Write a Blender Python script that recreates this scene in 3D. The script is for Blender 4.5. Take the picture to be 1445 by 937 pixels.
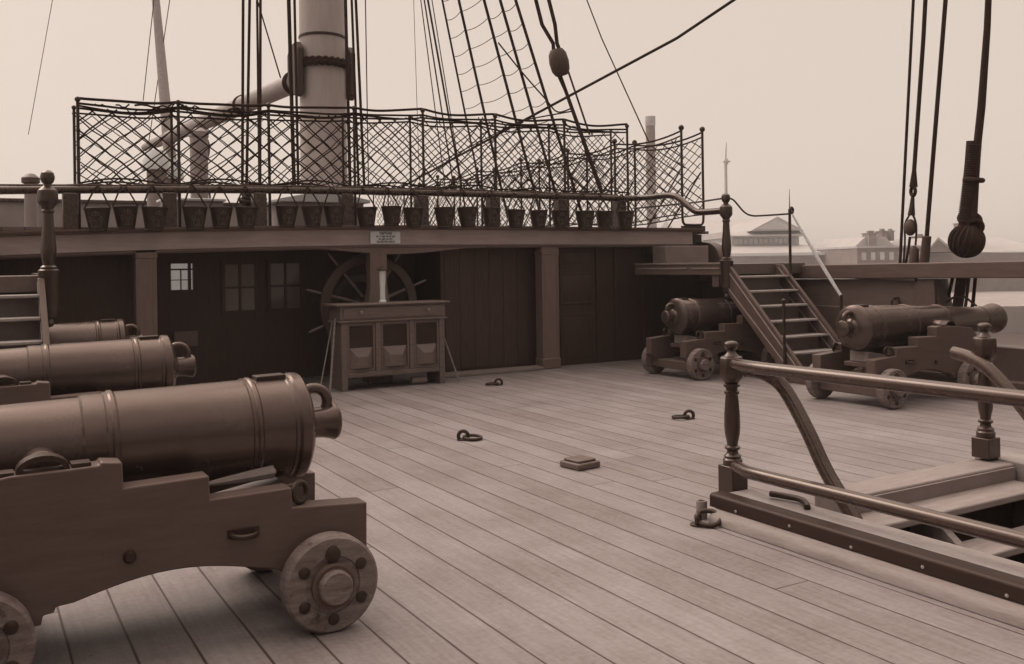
import bpy, math, random
from mathutils import Vector, Matrix

# ------------------------------------------------------------------ camera, sky, sun, exposure
for o in list(bpy.data.objects):
    bpy.data.objects.remove(o)
scene = bpy.context.scene
COL = scene.collection
R = math.radians

FOC, YAW, ROLL, EYE = 1320.0, R(30.3), math.atan(0.0145), 1.6      # focal length in photo pixels, heading right of dead aft
PCX, PCY, PW = 722.5, 372.0, 1445.0
cam_data = bpy.data.cameras.new("camera")
cam = bpy.data.objects.new("camera", cam_data)
COL.objects.link(cam)
scene.camera = cam
cam_data.sensor_fit = 'HORIZONTAL'
cam_data.sensor_width = 36.0
cam_data.lens = 36.0 * FOC / PW
cam_data.shift_y = -(468.5 - PCY) / PW
cam_data.clip_start = 0.05
cam_data.clip_end = 6000
FW = Vector((math.sin(YAW), math.cos(YAW), 0))
RT = Vector((math.cos(YAW), -math.sin(YAW), 0))
UP = Vector((0, 0, 1))
EYEP = Vector((0, 0, EYE))
cr = RT * math.cos(ROLL) - UP * math.sin(ROLL)
cu = UP * math.cos(ROLL) + RT * math.sin(ROLL)
m = Matrix((cr, cu, -FW)).transposed().to_4x4()
m.translation = EYEP
cam.matrix_world = m

SUN_ELEV, SUN_AZ = 42.0, 338.0         # degrees; azimuth measured from +Y towards +X
world = bpy.data.worlds.new("World")
scene.world = world
world.use_nodes = True
wn, wl = world.node_tree.nodes, world.node_tree.links
wn.clear()
sky = wn.new('ShaderNodeTexSky')
sky.sky_type = 'NISHITA'
sky.sun_disc = False
sky.sun_elevation = R(SUN_ELEV)
sky.sun_rotation = R(SUN_AZ)
sky.air_density, sky.dust_density, sky.ozone_density = 1.0, 3.0, 1.0
bw = wn.new('ShaderNodeRGBToBW')
wl.new(sky.outputs[0], bw.inputs[0])
mx = wn.new('ShaderNodeMix')             # overcast: an even cloud sheet over the clear sky's own brightness
mx.data_type = 'FLOAT'
mx.inputs[0].default_value = 0.88
wl.new(bw.outputs[0], mx.inputs[2])
mx.inputs[3].default_value = 8.2
tcs = wn.new('ShaderNodeTexCoord')       # the cloud sheet is even low down and brightens towards the zenith
sxs = wn.new('ShaderNodeSeparateXYZ')
wl.new(tcs.outputs['Generated'], sxs.inputs[0])
mrs = wn.new('ShaderNodeMapRange')
mrs.interpolation_type = 'SMOOTHSTEP'
wl.new(sxs.outputs[2], mrs.inputs[0])
mrs.inputs[1].default_value = 0.38; mrs.inputs[2].default_value = 0.95
mrs.inputs[3].default_value = 1.0; mrs.inputs[4].default_value = 3.5
dts = wn.new('ShaderNodeVectorMath'); dts.operation = 'DOT_PRODUCT'     # the side away from the veiled sun is duller
wl.new(tcs.outputs['Generated'], dts.inputs[0])
dts.inputs[1].default_value = (math.sin(R(350)), math.cos(R(350)), 0)
mrd = wn.new('ShaderNodeMapRange'); mrd.interpolation_type = 'SMOOTHSTEP'
wl.new(dts.outputs['Value'], mrd.inputs[0])
mrd.inputs[1].default_value = -0.38; mrd.inputs[2].default_value = 0.26
mrd.inputs[3].default_value = 0.42; mrd.inputs[4].default_value = 1.0
muq = wn.new('ShaderNodeMath'); muq.operation = 'MULTIPLY'
wl.new(mrs.outputs[0], muq.inputs[0]); wl.new(mrd.outputs[0], muq.inputs[1])
mus = wn.new('ShaderNodeMath'); mus.operation = 'MULTIPLY'
wl.new(mx.outputs[0], mus.inputs[0]); wl.new(muq.outputs[0], mus.inputs[1])
tint = wn.new('ShaderNodeMix')
tint.data_type = 'RGBA'
tint.blend_type = 'MULTIPLY'
tint.inputs[0].default_value = 1.0
tint.inputs[7].default_value = (1.0, 0.845, 0.735, 1)
wl.new(mus.outputs[0], tint.inputs[6])
bg = wn.new('ShaderNodeBackground')
bg.inputs[1].default_value = 0.1
wl.new(tint.outputs[2], bg.inputs[0])
wo = wn.new('ShaderNodeOutputWorld')
wl.new(bg.outputs[0], wo.inputs[0])

sd = bpy.data.lights.new("sun", 'SUN')
sd.energy = 1.1
sd.angle = R(28)
sd.color = (1.0, 0.86, 0.76)
sun = bpy.data.objects.new("sun", sd)
COL.objects.link(sun)
sv = Vector((math.sin(R(SUN_AZ)) * math.cos(R(SUN_ELEV)), math.cos(R(SUN_AZ)) * math.cos(R(SUN_ELEV)), math.sin(R(SUN_ELEV))))
sun.rotation_euler = sv.to_track_quat('Z', 'Y').to_euler()
sun.location = (0, 0, 30)

vs = scene.view_settings
scene.display_settings.display_device = 'sRGB'
vs.view_transform = 'Standard'
vs.look = 'None'
vs.exposure = 0.0
vs.gamma = 1.0
vs.use_curve_mapping = False
scene.render.engine = 'CYCLES'
scene.cycles.use_denoising = True
scene.cycles.max_bounces = 8
scene.cycles.diffuse_bounces = 4
scene.cycles.caustics_reflective = False
scene.cycles.caustics_refractive = False

# ------------------------------------------------------------------ helpers
def at(px, py, X=None, Y=None, z=None, d=None):
    """point of the place seen at a photo pixel, on the plane X=, Y= or z=, or d metres ahead"""
    dx, dy = px - PCX, PCY - py
    u = dx * math.cos(ROLL) + dy * math.sin(ROLL)
    v = -dx * math.sin(ROLL) + dy * math.cos(ROLL)
    r = FW * FOC + RT * u + UP * v
    t = X / r.x if X is not None else Y / r.y if Y is not None else (z - EYE) / r.z if z is not None else d / FOC
    return EYEP + r * t

def sep(v):
    """sepia-toned base colour of brightness v"""
    k = max(0.0, min(1.0, (v - 0.02) / 0.6)) ** 0.5
    return (v, v * (0.46 + 0.57 * k), v * (0.31 + 0.74 * k), 1)

def mat(name, v, rough=0.6, var=0.25, scale=6.0, stretch=(1, 1, 1), bump=0.15, fine=60.0, spec=0.5, metal=0.0, wear=None, bdist=0.004):
    M = bpy.data.materials.new(name)
    M.use_nodes = True
    n, l = M.node_tree.nodes, M.node_tree.links
    b = n['Principled BSDF']
    tc = n.new('ShaderNodeTexCoord')
    mp = n.new('ShaderNodeMapping')
    mp.inputs['Scale'].default_value = stretch
    l.new(tc.outputs['Object'], mp.inputs[0])
    n1 = n.new('ShaderNodeTexNoise')
    n1.inputs['Scale'].default_value = scale
    n1.inputs['Detail'].default_value = 6
    n1.inputs['Roughness'].default_value = 0.65
    l.new(mp.outputs[0], n1.inputs['Vector'])
    n2 = n.new('ShaderNodeTexNoise')
    n2.inputs['Scale'].default_value = fine
    n2.inputs['Detail'].default_value = 3
    l.new(mp.outputs[0], n2.inputs['Vector'])
    rp = n.new('ShaderNodeValToRGB')
    rp.color_ramp.elements[0].position = 0.3
    rp.color_ramp.elements[1].position = 0.7
    rp.color_ramp.elements[0].color = sep(v * (1 - var))
    rp.color_ramp.elements[1].color = sep(v * (1 + var))
    ad = n.new('ShaderNodeMath')
    ad.operation = 'MULTIPLY_ADD'
    l.new(n2.outputs[0], ad.inputs[0])
    ad.inputs[1].default_value = 0.35
    sb = n.new('ShaderNodeMath')
    sb.operation = 'MULTIPLY_ADD'
    l.new(n1.outputs[0], sb.inputs[0])
    sb.inputs[1].default_value = 0.85
    sb.inputs[2].default_value = -0.1
    l.new(sb.outputs[0], ad.inputs[2])
    l.new(ad.outputs[0], rp.inputs[0])
    out = rp.outputs[0]
    if wear:
        wv, amt, ws = wear
        n3 = n.new('ShaderNodeTexNoise')
        n3.inputs['Scale'].default_value = ws
        n3.inputs['Detail'].default_value = 8
        n3.inputs['Roughness'].default_value = 0.75
        l.new(tc.outputs['Object'], n3.inputs['Vector'])
        wr = n.new('ShaderNodeValToRGB')
        wr.color_ramp.elements[0].position = 1 - amt
        wr.color_ramp.elements[1].position = min(1.0, 1 - amt + 0.08)
        l.new(n3.outputs[0], wr.inputs[0])
        mm = n.new('ShaderNodeMix')
        mm.data_type = 'RGBA'
        l.new(wr.outputs[0], mm.inputs[0])
        l.new(out, mm.inputs[6])
        mm.inputs[7].default_value = sep(wv)
        out = mm.outputs[2]
    l.new(out, b.inputs['Base Color'])
    rr = n.new('ShaderNodeMapRange')
    rr.inputs[3].default_value = max(0.05, rough - 0.1)
    rr.inputs[4].default_value = min(1, rough + 0.12)
    l.new(n1.outputs[0], rr.inputs[0])
    l.new(rr.outputs[0], b.inputs['Roughness'])
    b.inputs['Specular IOR Level'].default_value = spec
    b.inputs['Metallic'].default_value = metal
    if v < 0.13: b.inputs['Specular Tint'].default_value = (1.0, 0.86, 0.78, 1)
    if bump:
        bp = n.new('ShaderNodeBump')
        bp.inputs['Strength'].default_value = bump
        bp.inputs['Distance'].default_value = bdist
        l.new(ad.outputs[0], bp.inputs['Height'])
        l.new(bp.outputs[0], b.inputs['Normal'])
    return M

def deck_mat(name, v, w=0.232, x0=0.126, length=6.5, seam=0.011):
    """scrubbed planks running fore and aft, caulked seams, staggered butts, stains and specks"""
    M = bpy.data.materials.new(name)
    M.use_nodes = True
    n, l = M.node_tree.nodes, M.node_tree.links
    b = n['Principled BSDF']
    def mth(op, a, c=None, d=None):
        q = n.new('ShaderNodeMath')
        q.operation = op
        for i, s in enumerate((a, c, d)):
            if s is None: continue
            if isinstance(s, (int, float)): q.inputs[i].default_value = s
            else: l.new(s, q.inputs[i])
        return q.outputs[0]
    tc = n.new('ShaderNodeTexCoord')
    sx = n.new('ShaderNodeSeparateXYZ')
    l.new(tc.outputs['Object'], sx.inputs[0])
    wob = n.new('ShaderNodeTexNoise')
    wob.inputs['Scale'].default_value = 0.7
    l.new(tc.outputs['Object'], wob.inputs['Vector'])
    xx = mth('DIVIDE', mth('SUBTRACT', mth('MULTIPLY_ADD', wob.outputs[0], 0.012, sx.outputs[0]), x0 + 0.006), w)
    fx, ix = mth('FRACT', xx), mth('FLOOR', xx)
    edge = mth('MULTIPLY', mth('MINIMUM', fx, mth('SUBTRACT', 1.0, fx)), w)
    wnz = n.new('ShaderNodeTexWhiteNoise')
    wnz.noise_dimensions = '1D'
    l.new(ix, wnz.inputs['W'])
    yy = mth('ADD', mth('DIVIDE', sx.outputs[1], length), mth('MULTIPLY', wnz.outputs[0], 7.3))
    fy, iy = mth('FRACT', yy), mth('FLOOR', yy)
    edgey = mth('MULTIPLY', mth('MINIMUM', fy, mth('SUBTRACT', 1.0, fy)), length)
    em = mth('MINIMUM', edge, mth('ADD', edgey, 0.001))
    sn = n.new('ShaderNodeTexNoise')               # caulking strength varies along a seam
    sn.inputs['Scale'].default_value = 2.2
    sn.inputs['Detail'].default_value = 5
    l.new(tc.outputs['Object'], sn.inputs['Vector'])
    sm = n.new('ShaderNodeMapRange')
    l.new(em, sm.inputs[0])
    sm.inputs[1].default_value = 0.0015
    l.new(mth('MULTIPLY_ADD', sn.outputs[0], 0.010, seam * 0.30), sm.inputs[2])
    sm.inputs[3].default_value = 0.0
    sm.inputs[4].default_value = 1.0
    w2 = n.new('ShaderNodeTexWhiteNoise')
    w2.noise_dimensions = '2D'
    cb = n.new('ShaderNodeCombineXYZ')
    l.new(ix, cb.inputs[0]); l.new(iy, cb.inputs[1])
    l.new(cb.outputs[0], w2.inputs['Vector'])
    mp = n.new('ShaderNodeMapping')
    mp.inputs['Scale'].default_value = (42, 2.2, 42)
    l.new(tc.outputs['Object'], mp.inputs[0])
    off = n.new('ShaderNodeVectorMath'); off.operation = 'ADD'
    l.new(mp.outputs[0], off.inputs[0]); l.new(w2.outputs['Color'], off.inputs[1])
    gr = n.new('ShaderNodeTexNoise')
    gr.inputs['Scale'].default_value = 1.0; gr.inputs['Detail'].default_value = 7; gr.inputs['Roughness'].default_value = 0.7
    l.new(off.outputs[0], gr.inputs['Vector'])
    bl = n.new('ShaderNodeTexNoise')
    bl.inputs['Scale'].default_value = 1.3; bl.inputs['Detail'].default_value = 7; bl.inputs['Roughness'].default_value = 0.68
    l.new(tc.outputs['Object'], bl.inputs['Vector'])
    mt = n.new('ShaderNodeTexNoise')
    mt.inputs['Scale'].default_value = 34; mt.inputs['Detail'].default_value = 4
    l.new(tc.outputs['Object'], mt.inputs['Vector'])
    val = mth('MULTIPLY_ADD', gr.outputs[0], 0.85, 0.01)
    val = mth('MULTIPLY_ADD', bl.outputs[0], 1.0, val)
    val = mth('SUBTRACT', val, 0.075)
    val = mth('MULTIPLY_ADD', mt.outputs[0], 0.55, val)
    val = mth('SUBTRACT', val, 0.1)
    val = mth('MULTIPLY_ADD', w2.outputs[0], 0.22, val)        # about 1.14 on average
    val = mth('MULTIPLY', val, v / 1.14)
    vo = n.new('ShaderNodeTexVoronoi')                           # dark specks
    vo.inputs['Scale'].default_value = 2.6
    l.new(tc.outputs['Object'], vo.inputs['Vector'])
    sp = n.new('ShaderNodeMapRange')
    l.new(mth('MULTIPLY_ADD', mt.outputs[0], 0.03, vo.outputs['Distance']), sp.inputs[0])
    sp.inputs[1].default_value = 0.022; sp.inputs[2].default_value = 0.045
    sp.inputs[3].default_value = 0.45; sp.inputs[4].default_value = 1.0
    val = mth('MULTIPLY', val, sp.outputs[0])
    val = mth('MULTIPLY', val, mth('MULTIPLY_ADD', sm.outputs[0], 0.80, 0.20))
    rp = n.new('ShaderNodeValToRGB')
    e = rp.color_ramp.elements
    def dsep(v_):
        c_ = sep(v_); return (c_[0], min(v_, c_[1] * 1.06), min(v_, c_[2] * 1.10), 1)
    e[0].position, e[0].color = 0.0, dsep(0.005)
    e[1].position, e[1].color = 1.0, dsep(1.0)
    for p in (0.06, 0.15, 0.3, 0.5):
        q = e.new(p); q.color = dsep(p)
    l.new(val, rp.inputs[0])
    l.new(rp.outputs[0], b.inputs['Base Color'])
    b.inputs['Roughness'].default_value = 0.62
    b.inputs['Specular IOR Level'].default_value = 0.35
    bp = n.new('ShaderNodeBump')
    bp.inputs['Strength'].default_value = 0.5; bp.inputs['Distance'].default_value = 0.004
    l.new(mth('ADD', mth('MULTIPLY', sm.outputs[0], 1.0), mth('MULTIPLY', gr.outputs[0], 0.35)), bp.inputs['Height'])
    l.new(bp.outputs[0], b.inputs['Normal'])
    return M

class MB:
    def __init__(s):
        s.v, s.f = [], []
    def add(s, vs_, fs_):
        k = len(s.v)
        s.v += [tuple(p) for p in vs_]
        s.f += [tuple(i + k for i in f) for f in fs_]
        return s
    def box(s, x0, x1, y0, y1, z0, z1):
        return s.add([(x0, y0, z0), (x1, y0, z0), (x1, y1, z0), (x0, y1, z0), (x0, y0, z1), (x1, y0, z1), (x1, y1, z1), (x0, y1, z1)],
                     [(3, 2, 1, 0), (4, 5, 6, 7), (0, 1, 5, 4), (1, 2, 6, 5), (2, 3, 7, 6), (3, 0, 4, 7)])
    def prism(s, poly, axis, a0, a1):
        """polygon given in the two other axes, in order x,y,z without axis"""
        def pt(p, a):
            return (a, p[0], p[1]) if axis == 'x' else (p[0], a, p[1]) if axis == 'y' else (p[0], p[1], a)
        n_ = len(poly)
        vs_ = [pt(p, a0) for p in poly] + [pt(p, a1) for p in poly]
        fs_ = [tuple(range(n_))[::-1], tuple(range(n_, 2 * n_))] + [(i, (i + 1) % n_, (i + 1) % n_ + n_, i + n_) for i in range(n_)]
        return s.add(vs_, fs_)
    def lathe(s, prof, c=(0, 0, 0), axis='z', n=24, ang=0.0):
        """prof: (radius, position along axis)"""
        vs_, fs_ = [], []
        for r, t in prof:
            for k in range(n):
                a = 2 * math.pi * k / n + ang
                p, q = r * math.cos(a), r * math.sin(a)
                vs_.append((c[0] + p, c[1] + q, c[2] + t) if axis == 'z' else (c[0] + t, c[1] + p, c[2] + q) if axis == 'x' else (c[0] + p, c[1] + t, c[2] + q))
        for i in range(len(prof) - 1):
            for k in range(n):
                fs_.append((i * n + k, i * n + (k + 1) % n, (i + 1) * n + (k + 1) % n, (i + 1) * n + k))
        fs_.append(tuple(range(n))[::-1])
        fs_.append(tuple(range((len(prof) - 1) * n, len(prof) * n)))
        return s.add(vs_, fs_)
    def tube(s, pts, r, n=8, closed=False, caps=True):
        pts = [Vector(p) for p in pts]
        N = len(pts)
        rs = r if isinstance(r, (list, tuple)) else [r] * N
        vs_, fs_ = [], []
        ref = None
        for i, p in enumerate(pts):
            a = pts[(i - 1) % N] if (closed or i > 0) else p
            b = pts[(i + 1) % N] if (closed or i < N - 1) else p
            t = (b - a)
            t = t.normalized() if t.length > 1e-9 else Vector((0, 0, 1))
            if ref is None:
                ref = Vector((0, 0, 1)) if abs(t.z) < 0.9 else Vector((1, 0, 0))
            u = (ref - t * ref.dot(t))
            u = u.normalized() if u.length > 1e-6 else t.orthogonal().normalized()
            ref = u
            w = t.cross(u)
            for k in range(n):
                q = 2 * math.pi * k / n
                vs_.append(p + (u * math.cos(q) + w * math.sin(q)) * rs[i])
        M_ = N if closed else N - 1
        for i in range(M_):
            j = (i + 1) % N
            for k in range(n):
                fs_.append((i * n + k, i * n + (k + 1) % n, j * n + (k + 1) % n, j * n + k))
        if not closed and caps:
            fs_.append(tuple(range(n))[::-1])
            fs_.append(tuple(range((N - 1) * n, N * n)))
        return s.add(vs_, fs_)
    def ring(s, c, rad, r, nrm=(0, 0, 1), n=24, m_=8, a0=0.0, a1=2 * math.pi, sq=1.0):
        nrm = Vector(nrm).normalized()
        u = nrm.orthogonal().normalized() if abs(nrm.z) < 0.99 else Vector((1, 0, 0))
        if abs(nrm.z) < 0.99:
            u = Vector((0, 0, 1)).cross(nrm).normalized()
        w = nrm.cross(u)
        full = abs(a1 - a0 - 2 * math.pi) < 1e-6
        pts = [Vector(c) + (u * math.cos(a0 + (a1 - a0) * k / n) + w * sq * math.sin(a0 + (a1 - a0) * k / n)) * rad for k in range(n if full else n + 1)]
        return s.tube(pts, r, m_, closed=full)
    def ball(s, c, r, n=16, sx=1, sy=1, sz=1):
        k = len(s.v)
        s.lathe([(max(1e-4, r * math.sin(math.pi * i / 10)), -r * math.cos(math.pi * i / 10)) for i in range(11)], (0, 0, 0), 'z', n)
        for i in range(k, len(s.v)):
            x, y, z = s.v[i]
            s.v[i] = (c[0] + x * sx, c[1] + y * sy, c[2] + z * sz)
        return s
    def build(s, name, material, parent=None, bevel=0.0, seg=2, smooth=38, kind=None, jitter=0.0):
        org = Vector((0, 0, 0))
        p = parent
        while p is not None:
            org = org + p.location
            p = p.parent
        me = bpy.data.meshes.new(name)
        me.from_pydata([(x - org.x, y - org.y, z - org.z) for x, y, z in s.v], [], s.f)
        me.validate()
        me.polygons.foreach_set('use_smooth', [True] * len(me.polygons))
        me.set_sharp_from_angle(angle=R(smooth))
        me.update()
        o = bpy.data.objects.new(name, me)
        COL.objects.link(o)
        me.materials.append(material)
        if parent is not None: o.parent = parent
        if bevel:
            md = o.modifiers.new("bevel", 'BEVEL')
            md.width = bevel; md.segments = seg; md.limit_method = 'ANGLE'; md.angle_limit = R(40)
            md.harden_normals = False
        if kind: o['kind'] = kind
        return o

def thing(name, label, cat, loc=(0, 0, 0), group=None):
    o = bpy.data.objects.new(name, None)
    o.empty_display_size = 0.2
    COL.objects.link(o)
    o.location = loc
    o['label'] = label; o['category'] = cat
    if group: o['group'] = group
    return o
def tag(o, label, cat, group=None):
    o['label'] = label; o['category'] = cat
    if group: o['group'] = group
    return o
def copy_tree(o, parent=None):
    c = o.copy()
    COL.objects.link(c)
    c.parent = parent
    for ch in [q for q in bpy.data.objects if q.parent == o]:
        copy_tree(ch, c)
    return c
def lerp(a, b, t): return a + (b - a) * t
def smooth_path(pts, k=6):
    P_ = [Vector(p) for p in pts]
    out = []
    for i in range(len(P_) - 1):
        p0, p1, p2, p3 = P_[max(i - 1, 0)], P_[i], P_[i + 1], P_[min(i + 2, len(P_) - 1)]
        for j in range(k):
            t = j / k
            out.append(0.5 * ((2 * p1) + (p2 - p0) * t + (2 * p0 - 5 * p1 + 4 * p2 - p3) * t * t + (3 * p1 - p0 - 3 * p2 + p3) * t ** 3))
    out.append(P_[-1])
    return out
def sag(a, b, s, n=12):
    a, b = Vector(a), Vector(b)
    return [a.lerp(b, i / n) + Vector((0, 0, -s * 4 * (i / n) * (1 - i / n))) for i in range(n + 1)]

# ------------------------------------------------------------------ materials
M_deck = deck_mat("deck_planks", 0.235)
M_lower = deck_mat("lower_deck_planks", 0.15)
M_gun = mat("gun_black_paint", 0.092, 0.24, 0.2, 4, bump=0.12, fine=90, spec=0.8, metal=0.5, wear=(0.05, 0.34, 7), bdist=0.002)
M_car = mat("carriage_paint", 0.111, 0.48, 0.16, 4, (1, 6, 6), 0.3, 40, spec=0.45, wear=(0.10, 0.34, 12), bdist=0.003)
M_truck = mat("truck_wood", 0.189, 0.62, 0.45, 7, (1, 1, 5), 0.7, 60, wear=(0.075, 0.42, 16), bdist=0.006)
M_lightwood = mat("bare_wood", 0.26, 0.65, 0.3, 5, (1, 5, 5), 0.4, 40, wear=(0.14, 0.35, 11), bdist=0.004)
M_mould = mat("worn_deck_moulding", 0.27, 0.6, 0.22, 5, (6, 0.8, 6), 0.35, 30, wear=(0.15, 0.36, 5), bdist=0.004)
M_sill = mat("scrubbed_sill", 0.274, 0.65, 0.2, 5, (1, 5, 5), 0.3, 40, wear=(0.16, 0.36, 9), bdist=0.004)
M_ledge = mat("scrubbed_ledge", 0.314, 0.65, 0.2, 5, (5, 0.8, 5), 0.3, 40, wear=(0.17, 0.36, 7), bdist=0.004)
M_wheelrim = mat("wheel_varnish", 0.080, 0.4, 0.25, 5, bump=0.2)
M_kerb = mat("kerb_dark_paint", 0.032, 0.5, 0.25, 6, (5, 0.8, 5), 0.25, 50, spec=0.35, wear=(0.07, 0.35, 8), bdist=0.003)
M_iron = mat("black_iron", 0.03, 0.45, 0.35, 12, bump=0.4, fine=120, bdist=0.002)
M_beam = mat("poop_beam_paint", 0.393, 0.5, 0.12, 3, (1, 8, 8), 0.2, 40, wear=(0.08, 0.33, 8))
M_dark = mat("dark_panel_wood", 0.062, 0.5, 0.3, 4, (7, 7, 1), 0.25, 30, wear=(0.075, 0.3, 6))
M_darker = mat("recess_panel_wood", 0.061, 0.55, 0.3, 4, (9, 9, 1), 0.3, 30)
M_pil = mat("pillar_paint", 0.185, 0.5, 0.15, 5, (6, 6, 1), 0.2, 40)
M_rail = mat("dark_varnish", 0.040, 0.27, 0.25, 6, (4, 1, 4), 0.15, 50, spec=0.8, wear=(0.045, 0.35, 10), bdist=0.002)
M_handrail = mat("worn_handrail", 0.05, 0.25, 0.3, 6, (4, 1, 4), 0.15, 50, spec=0.9, wear=(0.075, 0.38, 7), bdist=0.002)
M_newel = mat("newel_varnish", 0.037, 0.3, 0.3, 8, (6, 6, 1), 0.25, 50, spec=0.8, wear=(0.07, 0.33, 14), bdist=0.003)
M_mast = mat("mast_paint", 0.485, 0.55, 0.1, 3, (4, 4, 0.6), 0.2, 30, wear=(0.19, 0.32, 6))
M_boom = mat("boom_paint", 0.324, 0.55, 0.2, 4, (5, 0.6, 5), 0.2, 30, wear=(0.17, 0.35, 6))
M_bul = mat("bulwark_paint", 0.132, 0.5, 0.16, 3, (6, 1, 6), 0.3, 40, wear=(0.07, 0.33, 7), bdist=0.004)
M_bulrail = mat("bulwark_rail_paint", 0.120, 0.45, 0.2, 3, (6, 1, 6), 0.25, 40, wear=(0.15, 0.33, 9))
M_rope = mat("tarred_rope", 0.04, 0.85, 0.4, 40, bump=0.8, fine=160, spec=0.2, bdist=0.004)
M_hemp = mat("hemp_line", 0.12, 0.85, 0.35, 40, bump=0.6, fine=160, spec=0.2, bdist=0.003)
M_paleRope = mat("white_covered_rope", 0.55, 0.8, 0.2, 30, bump=0.6, fine=120, bdist=0.004)
M_net = mat("tarred_netting", 0.035, 0.9, 0.35, 30, bump=0.0, spec=0.15)
M_bucket = mat("bucket_leather", 0.027, 0.5, 0.4, 14, bump=0.5, fine=60, wear=(0.075, 0.40, 22), bdist=0.004)
M_mark = mat("bucket_painted_mark", 0.14, 0.6, 0.5, 60, bump=0)
M_desk = mat("desk_wood", 0.158, 0.5, 0.22, 5, (1, 8, 8), 0.2, 40, wear=(0.07, 0.34, 9))
M_deskdark = mat("desk_dark_pane", 0.025, 0.2, 0.3, 5, bump=0.05)
M_pane = mat("window_glass", 0.182, 0.12, 0.12, 2, bump=0.03, spec=0.8)
M_white = mat("white_paint", 0.72, 0.5, 0.06, 4, bump=0.1)
M_sign = mat("sign_board", 0.700, 0.5, 0.08, 20, bump=0.05)
M_ink = mat("sign_lettering", 0.02, 0.6, 0.2, 20, bump=0)
M_lad = mat("ladder_tread_wood", 0.354, 0.6, 0.25, 5, (1, 6, 6), 0.3, 40, wear=(0.28, 0.38, 9))
M_ladside = mat("ladder_string_paint", 0.105, 0.5, 0.25, 6, (5, 1, 1), 0.25, 40, wear=(0.17, 0.34, 11))
M_landing = mat("landing_paint", 0.231, 0.55, 0.14, 4, bump=0.15, wear=(0.13, 0.33, 8))
M_block = mat("block_wood", 0.07, 0.6, 0.35, 8, (6, 6, 1), 0.5, 40, wear=(0.15, 0.36, 10), bdist=0.005)
M_slate = mat("shed_roof_slate", 0.432, 0.6, 0.1, 0.4, bump=0)
M_shed = mat("shed_wall", 0.5, 0.7, 0.15, 0.6, bump=0)
M_brick = mat("brick_wall", 0.24, 0.8, 0.18, 0.8, bump=0)
M_far = mat("far_pale_detail", 0.559, 0.8, 0.2, 0.5, bump=0)  # even pale colour of the far gable, louvres, windows and flagpole
M_poopwall = mat("poop_bulwark_paint", 0.33, 0.55, 0.1, 3, bump=0.1)
M_canvas = mat("grey_canvas", 0.27, 0.8, 0.2, 6, bump=0.4, fine=30)

def retint(M, g, b_):
    for q_ in M.node_tree.nodes:
        if q_.type == 'VALTORGB' and q_.color_ramp.elements[1].color[0] < 0.99:
            for e_ in q_.color_ramp.elements:
                c_ = e_.color; e_.color = (c_[0], c_[1] * g, c_[2] * b_, 1)
retint(M_gun, 1.09, 1.14)
for M_ in (M_beam, M_pil, M_mast): retint(M_, 0.90, 0.86)
retint(M_car, 1.03, 1.04)

# ------------------------------------------------------------------ setting: decks, water, quay
XS, XP, XC = -1.15, 10.9, 4.93          # inner faces of the two bulwarks, centre line
HX0, HX1, HY0, HY1 = 4.28, 6.08, 0.9, 3.76     # ladderway opening
b = MB()
ys = [-8.0, HY0, HY1, 13.4]
for (x0, x1, y0, y1) in [(XS, HX0, -8, 13.4), (HX1, XP + 0.1, -8, 13.4), (HX0, HX1, -8, HY0), (HX0, HX1, HY1, 13.4)]:
    b.add([(x0, y0, 0), (x1, y0, 0), (x1, y1, 0), (x0, y1, 0)], [(0, 1, 2, 3)])
b.build("deck", M_deck, kind='structure')
MB().box(XS, XP, -8, 13.4, -2.15, -2.1).build("lower_deck", M_lower, kind='structure')
b = MB()
b.box(XS, XP, 12.02, 13.6, 2.055, 2.10)
b.box(XS, 2.0, 13.6, 16.4, 2.055, 2.10); b.box(3.4, XP, 13.6, 16.4, 2.055, 2.10); b.box(2.0, 3.4, 15.4, 16.4, 2.055, 2.10)  # opening left to let sky light down onto the added white box
b.box(XS, XP, 16.4, 29, 2.055, 2.10)
b.build("poop_deck", M_lower, kind='structure')
MW = bpy.data.materials.new("harbour_water")
MW.use_nodes = True
nn, ll = MW.node_tree.nodes, MW.node_tree.links
pb = nn['Principled BSDF']
pb.inputs['Base Color'].default_value = sep(0.10)
pb.inputs['Roughness'].default_value = 0.16
tcw = nn.new('ShaderNodeTexCoord'); nz = nn.new('ShaderNodeTexNoise'); nz.inputs['Scale'].default_value = 0.8; nz.inputs['Detail'].default_value = 5
bpw = nn.new('ShaderNodeBump'); bpw.inputs['Strength'].default_value = 0.35; bpw.inputs['Distance'].default_value = 0.2
ll.new(tcw.outputs['Object'], nz.inputs['Vector']); ll.new(nz.outputs[0], bpw.inputs['Height']); ll.new(bpw.outputs[0], pb.inputs['Normal'])
MB().add([(-1400, -1400, -7), (1400, -1400, -7), (1400, 1400, -7), (-1400, 1400, -7)], [(0, 1, 2, 3)]).build("water", MW, kind='structure')
M_quay = mat("quay_stone", 0.34, 0.9, 0.15, 0.3, bump=0)
def far(u, w, z):          # a point u metres right of and w metres ahead along the line of sight, on the shore
    p = EYEP + RT * u + FW * w
    return Vector((p.x, p.y, z))
b = MB()
q = [far(-700, 105, -4.0), far(900, 105, -4.0), far(900, 900, -4.0), far(-700, 900, -4.0)]
q2 = [Vector((p.x, p.y, -7.5)) for p in q]
b.add(q + q2, [(0, 1, 2, 3), (0, 4, 5, 1), (1, 5, 6, 2), (2, 6, 7, 3), (3, 7, 4, 0)])
b.build("quay", M_quay, kind='structure')

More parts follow.
